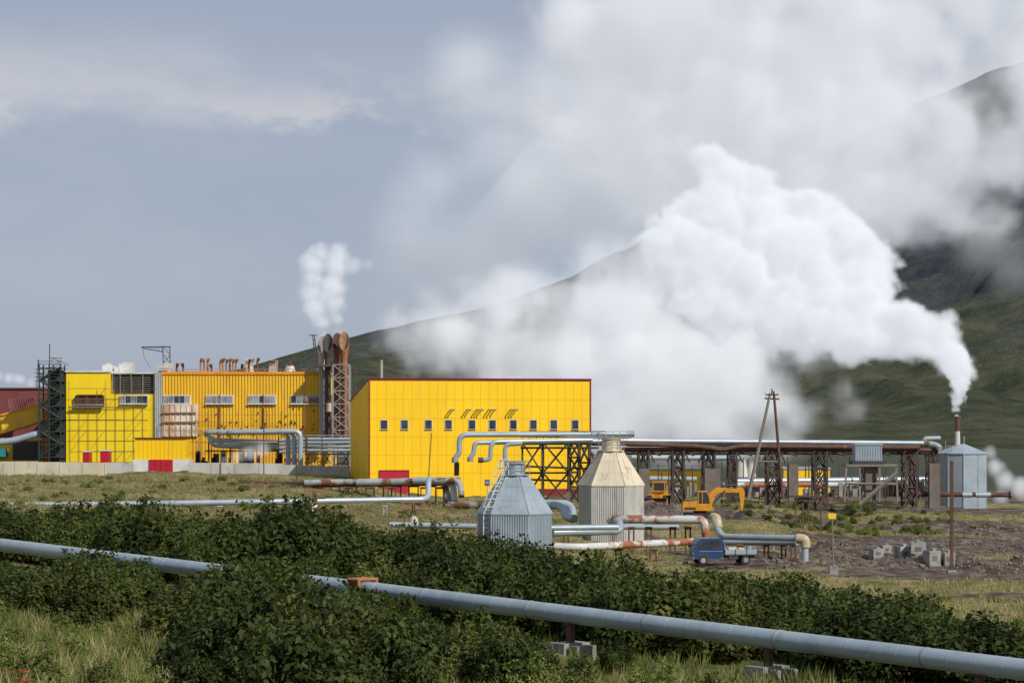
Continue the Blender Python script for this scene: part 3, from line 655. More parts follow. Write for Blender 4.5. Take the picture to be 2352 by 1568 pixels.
# ------------------------------------------------ mid pipes
def support(b,px,py,d,m=RUST,w=.5,h=None):
    x=X(px,d); z0=gz(x,d)-.2; z1=Z(py,d); b.beam((x-w/2,d,z0),(x-w/2,d,z1),.12,m); b.beam((x+w/2,d,z0),(x+w/2,d,z1),.12,m); b.beam((x-w/2-.1,d,z1),(x+w/2+.1,d,z1),.14,m)
b=MB(); d=240
b.tube([P(556,1110,250),P(640,1114,246),P(740,1110,d),P(1050,1106,d-2)],.38,RUST,collar=2.0)
b.tube([P(700,1108,d-1),P(1058,1102,d-3)],.3,PIPER,collar=2.0)
b.tube([P(820,1108,d-2),P(1020,1104,d-4),P(1028,1140,d-5),P(1030,1155,d-5)],.34,PIPER,bend=.9)
b.tube([P(950,1103,d-4),P(1040,1103,d-5),P(1044,1150,d-6)],.34,PIPE,bend=.9)
b.tube([P(1000,1104,d-5),P(1056,1103,d-6),P(1060,1140,d-7)],.3,PIPER,bend=.8)
for px in range(590,1060,40): support(b,px,1116,d-1,w=.9)
for px in (800,850,900,975,1010): support(b,px,1120,d-5,w=.7)
b.tube([P(1030,1160,d-8),P(1110,1162,d-10),P(1130,1158,d-12)],.36,PIPER,collar=1.5)
b.build('rusty_steam_pipe')
b=MB(); 
b.tube([P(-60,1160,205),P(230,1158,206),P(600,1152,208),P(975,1146,212),P(984,1140,213),P(984,1100,214),P(992,1100,217)],.25,PIPE,bend=.7,collar=2)
for px in range(30,970,95): support(b,px,1163,207,m=CONC,w=.3)
b.build('steam_pipe')
b=MB()
b.tube([P(1240,1160,195),P(1290,1160,194),P(1304,1190,193),P(1320,1190,192)],.33,PIPE,bend=.9); b.tube([P(1250,1156,199),P(1312,1156,199),P(1318,1195,198)],.33,PIPE,bend=.9)
b.tube([P(1410,1192,182),P(1440,1192,181),P(1615,1193,180),P(1620,1215,180),P(1622,1232,180)],.32,PIPEW,bend=.8,collar=1.5)
b.tube([P(1402,1196,183),P(1422,1196,181),P(1426,1218,180),P(1270,1222,178)],.3,PIPE,bend=.8,collar=1.5)
b.tube([P(895,1204,175),P(1095,1208,175)],.2,PIPE,collar=2); b.tube([P(1260,1212,176),P(1420,1210,177)],.22,PIPE,collar=2)
b.tube([P(1425,1210,186),P(1560,1210,186)],.2,PIPE,collar=2)
for px in (1450,1490,1545,1580,1300): support(b,px,1212,181,w=.35)
b.build('steam_pipe')
b=MB()
b.tube([P(1270,1254,168),P(1330,1256,168),P(1592,1243,176)],.26,PIPEW,collar=1.6)
for px in (1345,1420,1500): support(b,px,1262,171,w=.4)
b.build('rusty_steam_pipe')
b=MB()
b.tube([P(1640,1190,182),P(1648,1215,181),P(1660,1232,180),P(1842,1236,176)],.24,PIPE,collar=1.5)
b.tube([P(1660,1246,181),P(1830,1246,177)],.2,PIPE,collar=1.5)
CREAMP=mat('cream_insulation',(0.52,0.44,0.28),(0.36,0.29,0.18),scale=2,rough=.9,bump=.5)
b.tube([P(1636,1186,182.4),P(1647,1188,182),P(1650,1215,181)],.31,CREAMP,bend=.5)
b.tube([P(1830,1236,176.2),P(1850,1237,176),P(1850,1256,176)],.36,CREAMP,bend=.6); b.cyl(P(1849,1256,176),P(1849,1290,176),.26,PIPE)
for px in (1700,1760,1800,1822): support(b,px,1252,178,w=.3)
b.build('steam_pipe')
for (px,py,d,h) in ((722,1170,200,40),(950,1198,196,28)):
    b=MB(); p=P(px,py,d); b.cyl(p-Vector((0,0,.8)),p+Vector((0,0,.4)),.55,CREAMSH,n=10,r2=.3); b.cyl(p+Vector((0,0,.4)),p+Vector((0,0,.9)),.25,CREAMSH)
    b.box(p.x-.9,p.x+.9,p.y-.6,p.y+.6,p.z+.9,p.z+.98,RUST)
    for sx in (-.85,0,.85):
        for sy in (-.55,.55): b.beam((p.x+sx,p.y+sy,p.z+.98),(p.x+sx,p.y+sy,p.z+1.6),.05,RUSTO)
    b.beam((p.x-.9,p.y-.55,p.z+1.6),(p.x+.9,p.y-.55,p.z+1.6),.05,RUSTO); b.cyl(p+Vector((0,0,1)),p+Vector((0,0,1.5)),.14,RUST)
    b.build('wellhead_valve')
b=MB(); d=225
b.box(X(1812,d),X(1890,d),d-.8,d+.8,Z(1141,d),Z(1137,d),RUST)
for px in (1826,1843,1856,1884):
    x=X(px,d); b.beam((x,d-.4,gz(x,d)-.2),(x,d-.4,Z(1141,d)),.14,RUST)
b.beam(P(1826,1160,d),P(1856,1142,d),.08,RUST); b.box(X(1832,d),X(1860,d),d-.6,d+.6,Z(1150,d),Z(1143,d),DARK)
b.build('steel_platform')
b=MB(); p=P(1911,1186,165); x,y=p.x,p.y; zg=gz(x,y)
b.cyl((x+.1,y,zg),(x,y,p.z+.3),.05,WOOD,n=8); b.box(x-.26,x+.26,y-.06,y-.03,p.z-.15,p.z+.23,SIGNY); b.box(x-.29,x+.29,y-.03,y-.01,p.z-.18,p.z+.26,WOOD)
b.box(x-.2,x+.4,y-.3,y+.3,zg-.3,zg+.55,CONC); b.build('warning_sign')
b=MB(); p=P(2186,1058,178); zg=gz(p.x,p.y); b.beam((p.x,p.y,zg-.2),(p.x,p.y,p.z),.22,RUST); b.box(p.x-.3,p.x+.3,p.y-.3,p.y+.3,zg-.2,zg+.15,CONC); b.build('steel_pole')
b=MB(); p=P(1119,1108,238); b.box(p.x-.25,p.x+.25,p.y,p.y+.05,p.z-.3,p.z+.3,SIGNB); b.box(p.x-.15,p.x+.15,p.y-.02,p.y-.003,p.z+.05,p.z+.12,WHITE); b.box(p.x-.15,p.x+.15,p.y-.02,p.y-.003,p.z-.1,p.z-.04,WHITE); b.beam((p.x,p.y+.08,p.z+.3),(p.x,p.y+.08,gz(p.x,p.y)-.1),.07,STEEL); b.build('information_sign')
for (px,w,h,d) in ((2018,24,24,195),(2038,20,22,196),(2080,26,38,190),(2110,34,34,189),(2148,28,40,186),(2182,24,34,186)):
    b=MB(); x=X(px,d); zg=gz(x,d); ww=w/F*d/2; hh=h/F*d
    b.M=Matrix.Translation((x,d,zg))@Matrix.Rotation(random.uniform(-.3,.3),4,'Z')
    b.box(-ww,ww,0,1.2,-.3,hh*.9,CONC); b.box(-ww*.3,ww*.3,.1,1,hh*.901,hh*1.05,CONC); b.box(-ww*.5,ww*.4,-.02,-.001,hh*.3,hh*.6,CB); b.build('concrete_block',smooth=False)
# ------------------------------------------------ truck
d=170.0; px=1661; tx=X(px,d); tz=gz(tx,d)
tr=group('blue_flatbed_truck',(tx,d,tz)); TM=Matrix.Translation((tx,d,tz))@Matrix.Rotation(math.radians(9),4,'Z')@Matrix.Scale(.95,4)
hw=.84
b=MB(); b.M=TM
cab=[(-2.4,.42),(-2.42,.75),(-2.36,1.12),(-2.05,1.80),(-1.88,1.94),(-.35,1.97),(-.2,1.88),(-.17,.55),(-.6,.5),(-.75,.42)]
b.poly(cab,-hw,hw,BLUE); b.build('double_cab',tr,smooth=False)
b=MB(); b.M=TM
for sgn in (-1,1):
    y0,y1=(sgn*hw,sgn*(hw+.012)) if sgn>0 else (-hw-.012,-hw)
    b.poly([(-2.18,1.15),(-1.96,1.74),(-1.32,1.78),(-1.32,1.15)],y0,y1,GLASS); b.poly([(-1.22,1.15),(-1.22,1.78),(-.42,1.8),(-.38,1.15)],y0,y1,GLASS)
b.add([(-2.375,-.72,1.16),(-2.375,.72,1.16),(-2.085,.68,1.76),(-2.085,-.68,1.76)],[(0,1,2,3)],GLASS)
b.build('windows',tr,smooth=False)
b=MB(); b.M=TM
for sgn in (-1,1):
    yy=sgn*(hw+.015)
    for (a,c) in ((-1.27,-1.25),(-.28,-.26),(-2.12,-2.1)): b.box(a,c,min(yy,yy-.01*sgn),max(yy,yy-.01*sgn),.6,1.8,DARK)
    b.box(-2.0,-.25,min(yy,yy-.01*sgn),max(yy,yy-.01*sgn),.98,1.02,STEEL)
    b.box(-2.45,-2.41,sgn*.62-.14,sgn*.62+.14,.72,.92,WHITE)
    b.box(-2.42,-2.32,sgn*.98-.06,sgn*.98+.06,1.25,1.6,DARK); b.beam((-2.2,sgn*.84,1.5),(-2.36,sgn*.98,1.5),.03,DARK)
b.box(-2.47,-2.40,-.84,.84,.42,.62,STEEL); b.box(-2.44,-2.41,-.4,.4,.72,.88,DARK); b.box(-2.48,-2.472,-.25,.25,.46,.57,WHITE)
b.build('trim',tr,smooth=False)
b=MB(); b.M=TM
b.box(-.1,2.4,-.85,.85,.72,.80,STEEL)
b.box(-.1,2.4,-.87,-.84,.80,1.12,GREY); b.box(-.1,2.4,.84,.87,.80,1.12,GREY); b.box(2.37,2.4,-.83,.83,.80,1.12,GREY); b.box(-.12,-.08,-.83,.83,.80,1.5,STEEL)
for x in (-.1,.7,1.55,2.36): b.box(x,x+.05,-.9,-.872,.70,1.14,BLUE)
b.box(-.9,2.3,-.35,.35,.5,.70,DARK); b.box(.25,.95,-.75,-.4,.4,.69,DARK)
b.box(.3,.9,-.5,.1,.82,1.25,WHITE); b.box(1.1,1.5,-.3,.3,.82,1.2,CREAMSH); b.cyl((1.9,-.2,.82),(1.9,-.2,1.35),.22,STEEL)
b.beam((-.05,-.8,1.5),(-.05,.8,1.5),.05,STEEL); b.build('flatbed',tr,smooth=False)
b=MB(); b.M=TM
for x in (-1.72,1.5):
    for y in (-.78,.78):
        b.cyl((x,y-.11,.34),(x,y+.11,.34),.34,BLACK,n=20); yy=y-.125 if y<0 else y+.125
        b.cyl((x,yy-.01,.34),(x,yy+.01,.34),.19,STEEL,n=14)
b.box(-2.1,-1.3,-.86,-.845,.42,.78,DARK)
b.build('wheels',tr)
# ------------------------------------------------ excavator
d=224.0; tx=X(1608,d); tz=gz(tx,d); ex=group('excavator',(tx,d,tz)); EM=Matrix.Translation((tx,d,tz))@Matrix.Scale(1.06,4)
b=MB(); b.M=EM
tp=[(-1.3,.12),(-1.45,.32),(-1.3,.55),(1.3,.55),(1.45,.32),(1.3,.12),(1.1,0),(-1.1,0)]
b.poly(tp,-1.1,-.65,BLACK); b.poly(tp,.65,1.1,BLACK)
for x in (-1.15,-.6,0,.6,1.15): b.cyl((x,-1.13,.28),(x,-1.09,.28),.17,RUST,n=10)
b.cyl((0,0,.4),(0,0,.75),.6,DARK,n=16); b.build('tracks',ex,smooth=False)
b=MB(); b.M=EM
b.poly([(-1.55,.75),(-1.6,1.1),(-1.5,1.55),(-.3,1.6),(-.3,1.25),(1.0,1.15),(1.05,.75)],-1.0,1.0,MACH); b.box(-1.5,-.5,-.9,.9,1.56,1.66,DARK); b.box(-1.45,-.45,-1.03,-1.005,.85,1.05,DARK)
b.build('upper_body',ex,smooth=False)
b=MB(); b.M=EM
b.poly([(-.25,1.2),(-.28,2.45),(.55,2.45),(.8,1.9),(.85,1.2)],-.95,-.1,MACH); 
b.poly([(-.17,1.38),(-.2,2.37),(.50,2.37),(.72,1.88),(.75,1.38)],-.97,-.951,GLASS); b.add([(.865,-.9,1.3),(.865,-.15,1.3),(.815,-.15,1.9),(.815,-.9,1.9)],[(0,1,2,3)],GLASS); b.box(.1,.15,-.985,-.97,1.4,2.36,MACH)
b.build('cab',ex,smooth=False)
b=MB(); b.M=EM
boom=[(.5,1.0),(.9,2.3),(1.45,2.75),(3.55,2.62),(3.7,2.45),(3.5,2.3),(1.75,2.32),(1.3,2.0),(1.0,.95)]
b.poly(boom,.1,.45,MACH)
arm=[(3.2,2.75),(3.75,2.75),(3.92,2.3),(3.75,.7),(3.6,.65),(3.45,2.2)]
b.poly(arm,.14,.41,MACH)
b.cyl((1.2,0.0,1.4),(2.2,0.0,2.5),.07,DARK,n=8); b.cyl((1.9,.28,2.85),(3.2,.28,2.95),.08,DARK,n=8)
bk=[(3.8,.75),(3.5,.72),(3.1,.45),(2.95,.05),(3.2,-.15),(3.7,-.1),(3.55,.2),(3.75,.45)]
b.poly(bk,-.05,.6,DARK); b.build('boom_and_bucket',ex,smooth=False)
# ------------------------------------------------ wheel loader
d=246.0; tx=X(1510,d); tz=gz(tx,d); wl=group('wheel_loader',(tx,d,tz)); LM=Matrix.Translation((tx,d,tz))@Matrix.Rotation(math.radians(-12),4,'Z')
b=MB(); b.M=LM
for x in (-.8,.8):
    for y in (0,2.4): b.cyl((x-.2,y,.6),(x+.2,y,.6),.6,BLACK,n=20); b.cyl((x-.22,y,.6),(x+.22,y,.6),.28,MACH,n=12)
b.build('wheels',wl)
b=MB(); b.M=LM
b.box(-.55,.55,-.3,1.2,.6,1.3,MACH); b.box(-.6,.6,1.2,3.4,.7,1.6,MACH); b.box(-.98,-.56,.0,2.6,1.25,1.35,MACH); b.box(.56,.98,0,2.6,1.25,1.35,MACH); b.build('chassis',wl,smooth=False)
b=MB(); b.M=LM
b.box(-.6,.6,.9,2.1,1.6,1.7,MACH); b.box(-.58,.58,.92,2.08,1.7,2.5,GLASS); b.box(-.66,.66,.84,2.16,2.5,2.65,MACH)
for x in (-.6,.6): b.box(x-.05,x+.05,.86,.94,1.6,2.5,MACH)
b.cyl((.3,1.5,2.65),(.3,1.5,2.8),.08,RUSTO,n=8); b.build('cab',wl,smooth=False)
b=MB(); b.M=LM
for x in (-.4,.4): b.beam((x,.2,1.3),(x,-1.3,.6),.16,MACH)
prof=[(-.0,.1),(.55,.05),(.6,.12),(.15,.25),(.1,.7),(.35,1.0),(.28,1.05),(-.02,.75)]
vs=[(-1.15,-1.3-u,z) for u,z in prof]+[(1.15,-1.3-u,z) for u,z in prof]; n=len(prof)
b.add(vs,[tuple(range(n)),tuple(range(2*n-1,n-1,-1))]+[(i,(i+1)%n,n+(i+1)%n,n+i) for i in range(n)],RUST); b.build('bucket',wl,smooth=False)
# ------------------------------------------------ foreground pipe
A=Vector((X(0,115),115,EYE-5.50)); B=Vector((X(2352,69),69,EYE-6.86)); dv=(B-A); A2=A-dv*.9; B2=B+dv*.35
b=MB()
b.tube([A2,B2],.31,PIPE,n=40)
L=(B2-A2).length; u=dv.normalized(); s=0
while s<L:
    c=A2+u*s; b.cyl(c-u*.02,c+u*.02,.3155,PIPE,n=40); s+=1.0+random.uniform(-.02,.02)
s=3
while s<L:
    c=A2+u*s; b.cyl(c-u*.03,c+u*.03,.322,STEEL,n=40); s+=6.0
pg=group('large_steam_pipeline',A); b.build('pipe',pg)
b=MB()
def ptat(px):
    k=(px-CX)/F; t=(k*A.y-A.x)/((B.x-A.x)-k*(B.y-A.y)); return A+dv*t
for px in (1310,1765,2250,200):
    p=ptat(px); zg=gz(p.x,p.y)
    R_=Matrix.Translation((p.x,p.y,0))@Matrix.Rotation(math.atan2(dv.y,dv.x),4,'Z'); b.M=R_
    b.box(-.5,.35,-.6,.6,zg-.4,zg+.42,CONC); b.box(-.12,.12,-.1,.1,zg+.42,p.z-.3,RUST); b.box(-.3,.3,-.12,.12,p.z-.34,p.z-.28,RUST)
    b.box(.5,.9,-.5,.4,zg-.4,zg+.36,CONC)
b.M=Matrix.Identity(4); b.build('concrete_supports',pg,smooth=False)
b=MB(); p=ptat(833); b.M=Matrix.Translation((p.x,p.y,0))@Matrix.Rotation(math.atan2(dv.y,dv.x),4,'Z')
for x in (-.28,.28):
    for y in (-.42,.42): b.beam((x,y,gz(p.x,p.y)-.2),(x,y,p.z+.34),.12,RUSTO)
    b.beam((x,-.5,p.z+.37),(x,.5,p.z+.37),.1,RUSTO)
for y in (-.42,.42): b.beam((-.35,y,p.z+.37),(.35,y,p.z+.37),.1,RUSTO)
b.box(-.3,.3,-.46,-.44,p.z-.5,p.z+.3,RUST)
b.build('rusty_guide_frame',pg,smooth=False)
# ------------------------------------------------ vegetation
def leafmat(name,c1,c2,isl,trn=.22,spec=.15):
    m=mat(name,c1,c2,scale=.8,rough=.6,island=isl,spec=spec,thr=(.4,.6)); nt=m.node_tree; N=nt.nodes; L=nt.links; bs=N['Principled BSDF']
    src=bs.inputs['Base Color'].links[0].from_socket
    oi=N.new('ShaderNodeObjectInfo'); mr=N.new('ShaderNodeMapRange'); mr.inputs[3].default_value=.55; mr.inputs[4].default_value=1.45; L.new(oi.outputs['Random'],mr.inputs[0])
    vm=N.new('ShaderNodeVectorMath'); vm.operation='SCALE'; L.new(src,vm.inputs[0]); L.new(mr.outputs[0],vm.inputs['Scale']); L.new(vm.outputs[0],bs.inputs['Base Color'])
    tr=N.new('ShaderNodeBsdfTranslucent'); L.new(vm.outputs[0],tr.inputs['Color']); mx=N.new('ShaderNodeMixShader'); mx.inputs[0].default_value=trn
    out=N['Material Output']; L.new(bs.outputs[0],mx.inputs[1]); L.new(tr.outputs[0],mx.inputs[2]); L.new(mx.outputs[0],out.inputs['Surface']); return m
LEAF=leafmat('shrub_leaves',(.028,.050,.010),(.017,.032,.008),(.068,.085,.017))
LEAFY=leafmat('olive_shrub_leaves',(.055,.07,.014),(.03,.045,.010),(.11,.11,.025))
LEAFL=leafmat('light_shrub_leaves',(.10,.14,.028),(.065,.105,.02),(.17,.18,.045))
GRASS=leafmat('grass_blades',(.13,.18,.035),(.26,.23,.09),(.09,.14,.02))
STEM=mat('stems',(.08,.06,.045),(.05,.04,.03))
def shrub_mesh(name,seed,leaf,n=3600,R=1.25,Hh=1.9,ls=.075,ncl=20):
    r=np.random.default_rng(seed)
    cc=[]
    for i in range(ncl):
        th=r.uniform(0,2*math.pi); ph=math.acos(r.uniform(0,1)); q=r.uniform(.55,1.0)
        cc.append((R*.78*q*math.sin(ph)*math.cos(th),R*.78*q*math.sin(ph)*math.sin(th),Hh*(.18+.60*math.cos(ph)*q),r.uniform(.22,.48)))
    cc=np.array(cc); w=cc[:,3]**2; ids=r.choice(ncl,n,p=w/w.sum())
    dirs=r.normal(size=(n,3)); dirs/=np.linalg.norm(dirs,axis=1)[:,None]
    rad=cc[ids,3]*(r.uniform(.45,1.12,n)**.5)
    c=cc[ids,:3]+dirs*rad[:,None]; c[:,2]=np.abs(c[:,2])
    k=int(n*.06); t=r.integers(0,ncl,k); c[:k]=cc[t,:3]+np.stack([r.normal(0,.10,k),r.normal(0,.10,k),cc[t,3]+r.uniform(0,.45,k)],1)
    nr=dirs*1.0+r.normal(size=(n,3))*.45+np.array([0,0,.3]); nr/=np.linalg.norm(nr,axis=1)[:,None]
    up=r.normal(size=(n,3)); a=np.cross(nr,up); a/=np.linalg.norm(a,axis=1)[:,None]; bb=np.cross(nr,a)
    s=(ls*r.uniform(.6,1.35,n))[:,None]
    v=np.stack([c-a*s*1.1,c-bb*s*.6,c+a*s*1.1,c+bb*s*.6],1).reshape(-1,3)
    b=MB(); b.v=[tuple(q) for q in v.tolist()]; b.f=[(4*i,4*i+1,4*i+2,4*i+3) for i in range(n)]; b.m=[0]*n; b.mats=[leaf]
    for i in range(ncl):
        p=Vector((cc[i,0]*.15,cc[i,1]*.15,-.1)); q=Vector(cc[i,:3]); b.cyl(p,q,.03,STEM,n=4,r2=.012,caps=False)
    me=bpy.data.meshes.new(name); me.from_pydata(b.v,[],b.f)
    for m in b.mats: me.materials.append(m)
    me.polygons.foreach_set('material_index',b.m); me.update(); return me
SH=[shrub_mesh('shrub_leaves_%d'%i,i+10,LEAF if i<7 else LEAFY,n=4200,ncl=14+i%4*3) for i in range(9)]
SHL=[shrub_mesh('light_shrub_%d'%i,i+40,LEAFL,n=1500,R=.9,Hh=1.3,ls=.07,ncl=14) for i in range(3)]
def inpoly(x,y,poly):
    c=False;j=len(poly)-1
    for i in range(len(poly)):
        xi,yi=poly[i];xj,yj=poly[j]
        if (yi>y)!=(yj>y) and x<(xj-xi)*(y-yi)/(yj-yi)+xi: c=not c
        j=i
    return c
def wp(l): return [(X(a,d),d) for a,d in l]
def pipedist(x,y):
    q=Vector((x,y))-Vector((A.x,A.y)); t=Vector((dv.x,dv.y)).normalized(); return q.x*(-t.y)+q.y*t.x
def plant(parent,poly,sp,meshes,smin,smax,hs=1.0,keep=.9,clear=1.6,lim=None,patch=False):
    xs_=[p[0] for p in poly]; ys_=[p[1] for p in poly]; y=min(ys_); c=0
    while y<max(ys_):
        x=min(xs_)
        while x<max(xs_):
            xx=x+random.uniform(-.5,.5)*sp; yy=y+random.uniform(-.5,.5)*sp; x+=sp
            if random.random()>keep or not inpoly(xx,yy,poly) or abs(pipedist(xx,yy))<clear: continue
            nv=noise.noise(Vector((xx*.25,yy*.15,1.7)))
            if patch and nv<-.22: continue
            s=random.uniform(smin,smax)*(1+.6*nv if patch else 1); g=gz(xx,yy)-.05; hz=s*hs*random.uniform(.75,1.25)
            if lim:
                px=CX+xx/yy*F; ly=np.interp(px,[q[0] for q in lim],[q[1] for q in lim])+random.uniform(-8,24)
                hm=(Z(ly,yy)-g)/1.95
                if hm<.28: continue
                if hm<hz: hz=hm; s=min(s,hm*1.6)
            o=bpy.data.objects.new('shrub',random.choice(meshes)); o.location=(xx,yy,g); o.rotation_euler=(random.uniform(-.12,.12),random.uniform(-.12,.12),random.uniform(0,6.28)); o.scale=(s,s,hz)
            scene.collection.objects.link(o); o.parent=parent; c+=1
        y+=sp
    return c
th=group('shrub_thicket')
back=wp([(-250,150),(300,147),(600,140),(700,150),(900,142),(1100,134),(1300,128),(1500,124),(1750,122),(1900,114),(2050,102),(2200,93),(2450,86),(2450,69),(2352,70.5),(1800,78),(1176,88),(600,100),(0,117),(-250,126)])
limB=[(-300,1150),(0,1165),(200,1160),(330,1142),(450,1170),(600,1165),(650,1138),(740,1150),(800,1180),(900,1200),(960,1190),(1100,1218),(1250,1258),(1400,1266),(1500,1285),(1560,1310),(1720,1320),(1850,1332),(1900,1350),(2000,1365),(2080,1365),(2200,1408),(2352,1440),(2600,1460)]
plant(th,back,1.75,SH,.75,1.5,keep=.92,clear=2.0,lim=limB,patch=True)
limF=[(-100,1290),(130,1305),(170,1275),(225,1268),(320,1278),(335,1330),(420,1332),(470,1316),(495,1290),(560,1284),(680,1300),(700,1352),(900,1362),(930,1372),(960,1392),(1010,1430),(1045,1460),(1110,1415),(1180,1420),(1240,1470),(1300,1520),(3000,1560)]
plant(th,wp([(-60,108),(150,110),(330,107),(335,86),(200,82),(-60,86)]),1.45,SH,.85,1.25,clear=1.2,lim=limF,keep=.88)
plant(th,wp([(350,102),(500,101),(700,98),(930,90),(985,80),(1000,60),(820,54),(600,54),(500,62),(420,76)]),1.6,SH,.75,1.35,clear=.9,lim=limF,patch=False,keep=.8)
plant(th,wp([(1060,80),(1210,79),(1245,73),(1200,66),(1075,68)]),1.15,SH,.7,.95,lim=limF)
plant(th,wp([(420,64),(560,62),(540,50),(380,50)]),1.6,SH,.5,.8,keep=.7)
for px,dd_,s in ((1400,80.5,.5),(1330,71,.55),(1630,72.5,.55),(1420,82,.5),(1985,65,.55),(2080,66,.4),(1470,66,.4)):
    x=X(px,dd_-1.6); y=dd_-1.6; o=bpy.data.objects.new('shrub',random.choice(SH)); o.location=(x,y,gz(x,y)); o.scale=(s,s,s); o.rotation_euler[2]=random.random()*6; scene.collection.objects.link(o); o.parent=th
sh2=group('light_shrubs')
plant(sh2,wp([(1650,262),(1900,262),(2200,258),(2150,225),(1850,222),(1700,228)]),2.3,SHL,.4,.9,hs=.7,keep=.5)
plant(sh2,wp([(1300,225),(1100,222),(850,215),(850,195),(1300,190)]),3.0,SHL,.3,.6,hs=.6,keep=.4)
plant(sh2,wp([(-100,268),(560,262),(800,240),(800,200),(-100,200)]),4.2,SHL,.35,.8,hs=.6,keep=.5)
plant(sh2,wp([(1850,100),(1960,100),(1940,86),(1860,86)]),1.5,SHL,.9,1.35)
plant(sh2,wp([(1640,196),(1730,196),(1760,170),(1900,160),(2352,135),(2352,115),(1900,130),(1600,150)]),3.0,SHL,.3,.8,hs=.8,keep=.4,lim=[(0,1285),(1560,1285),(1570,1315),(1760,1315),(1780,1285),(3000,1285)])
plant(sh2,wp([(1000,74),(2352,66),(2352,56),(1000,56)]),1.7,SHL,.3,.8,keep=.7,clear=1.0,lim=[(0,1470),(1176,1440),(2352,1570)])
plant(sh2,wp([(-50,86),(330,84),(480,66),(400,50),(-50,50)]),1.7,SHL,.3,.75,keep=.6)
plant(sh2,wp([(2080,262),(2352,262),(2352,205),(2150,205)]),5,SHL,.3,.5,hs=.6,keep=.3)
plant(sh2,back,4,SHL,.8,1.3,keep=.35,lim=limB)
def grass(name,poly,count,nb,hmin,hmax,w,mtl,thr=-.5):
    xs_=[p[0] for p in poly]; ys_=[p[1] for p in poly]
    gx=rng.uniform(min(xs_),max(xs_),count); gy=rng.uniform(min(ys_),max(ys_),count)
    den=np.sin(gx*.9+1.7*np.sin(gy*.5))*np.cos(gy*.8+gx*.3)+rng.normal(0,.6,count)
    ok=np.array([inpoly(a,c,poly) for a,c in zip(gx,gy)])&(den>thr)&(dirt(gx,gy)+rng.normal(0,.12,count)<.26)
    gx=gx[ok];gy=gy[ok];den=den[ok]; gz_=ground(gx,gy); n=len(gx)
    tx=np.repeat(gx,nb)+rng.normal(0,.09,n*nb); ty=np.repeat(gy,nb)+rng.normal(0,.09,n*nb); tz=np.repeat(gz_,nb)-.03
    hh=np.repeat(rng.uniform(hmin,hmax,n)*(1+.35*np.clip(den,-1,1)),nb)*rng.uniform(.6,1.1,n*nb); a=rng.uniform(0,6.28,n*nb); lx=rng.normal(0,.35,n*nb)*hh; ly=rng.normal(0,.35,n*nb)*hh
    dx=np.cos(a)*w;dy=np.sin(a)*w
    v=np.stack([np.stack([tx-dx,ty-dy,tz],1),np.stack([tx+dx,ty+dy,tz],1),np.stack([tx+lx,ty+ly,tz+hh],1)],1).reshape(-1,3)
    me=bpy.data.meshes.new(name); me.from_pydata(v.tolist(),[],np.arange(len(v)).reshape(-1,3).tolist()); me.materials.append(mtl)
    o=bpy.data.objects.new(name,me); scene.collection.objects.link(o)
grass('meadow_grass',wp([(-100,112),(1000,92),(2500,70),(2500,50),(-100,50)]),28000,8,.15,.6,.025,GRASS)
GR2=leafmat('dry_grass_blades',(.32,.27,.11),(.17,.20,.05),(.38,.30,.15))
grass('dry_meadow_grass',wp([(-100,106),(1000,86),(2500,68),(2500,50),(-100,50)]),12000,7,.25,.65,.022,GR2,thr=.1)
grass('dry_meadow_grass',wp([(-100,275),(700,268),(1050,240),(1300,235),(1300,180),(1000,150),(-100,150)]),26000,6,.15,.4,.04,GR2)
grass('dry_meadow_grass',wp([(1600,262),(2400,262),(2500,80),(2200,95),(1950,112),(1300,135),(1300,230)]),30000,6,.12,.4,.035,GR2)
FR=mat('red_petals',(.6,.03,.02),(.5,.02,.02)); FY=mat('yellow_petals',(.75,.42,.02),(.7,.4,.02))
def flowers(name,spots,m,s):
    b=MB()
    for (x,y,z) in spots:
        for i in range(5):
            t=i*1.257; b.add([(x,y,z),(x+s*math.cos(t-.5),y+s*math.sin(t-.5),z+s*.4),(x+s*1.3*math.cos(t),y+s*1.3*math.sin(t),z+s*.3),(x+s*math.cos(t+.5),y+s*math.sin(t+.5),z+s*.4)],[(0,1,2,3)],m)
        b.beam((x,y,z-.35),(x,y,z),.012,GRASS)
    b.build(name,smooth=False)
sp=[]
for i in range(14):
    y=random.uniform(58,62); x=X(random.choice((30,60,350,380))+random.uniform(-15,15),y); sp.append((x,y,gz(x,y)+.5))
flowers('red_flowers',sp,FR,.08)
sp=[]
for i in range(40):
    y=random.uniform(88,140); x=X(random.uniform(500,1700),y); sp.append((x,y,gz(x,y)+random.uniform(1.5,2.0)))
flowers('yellow_flowers',sp,FY,.07)
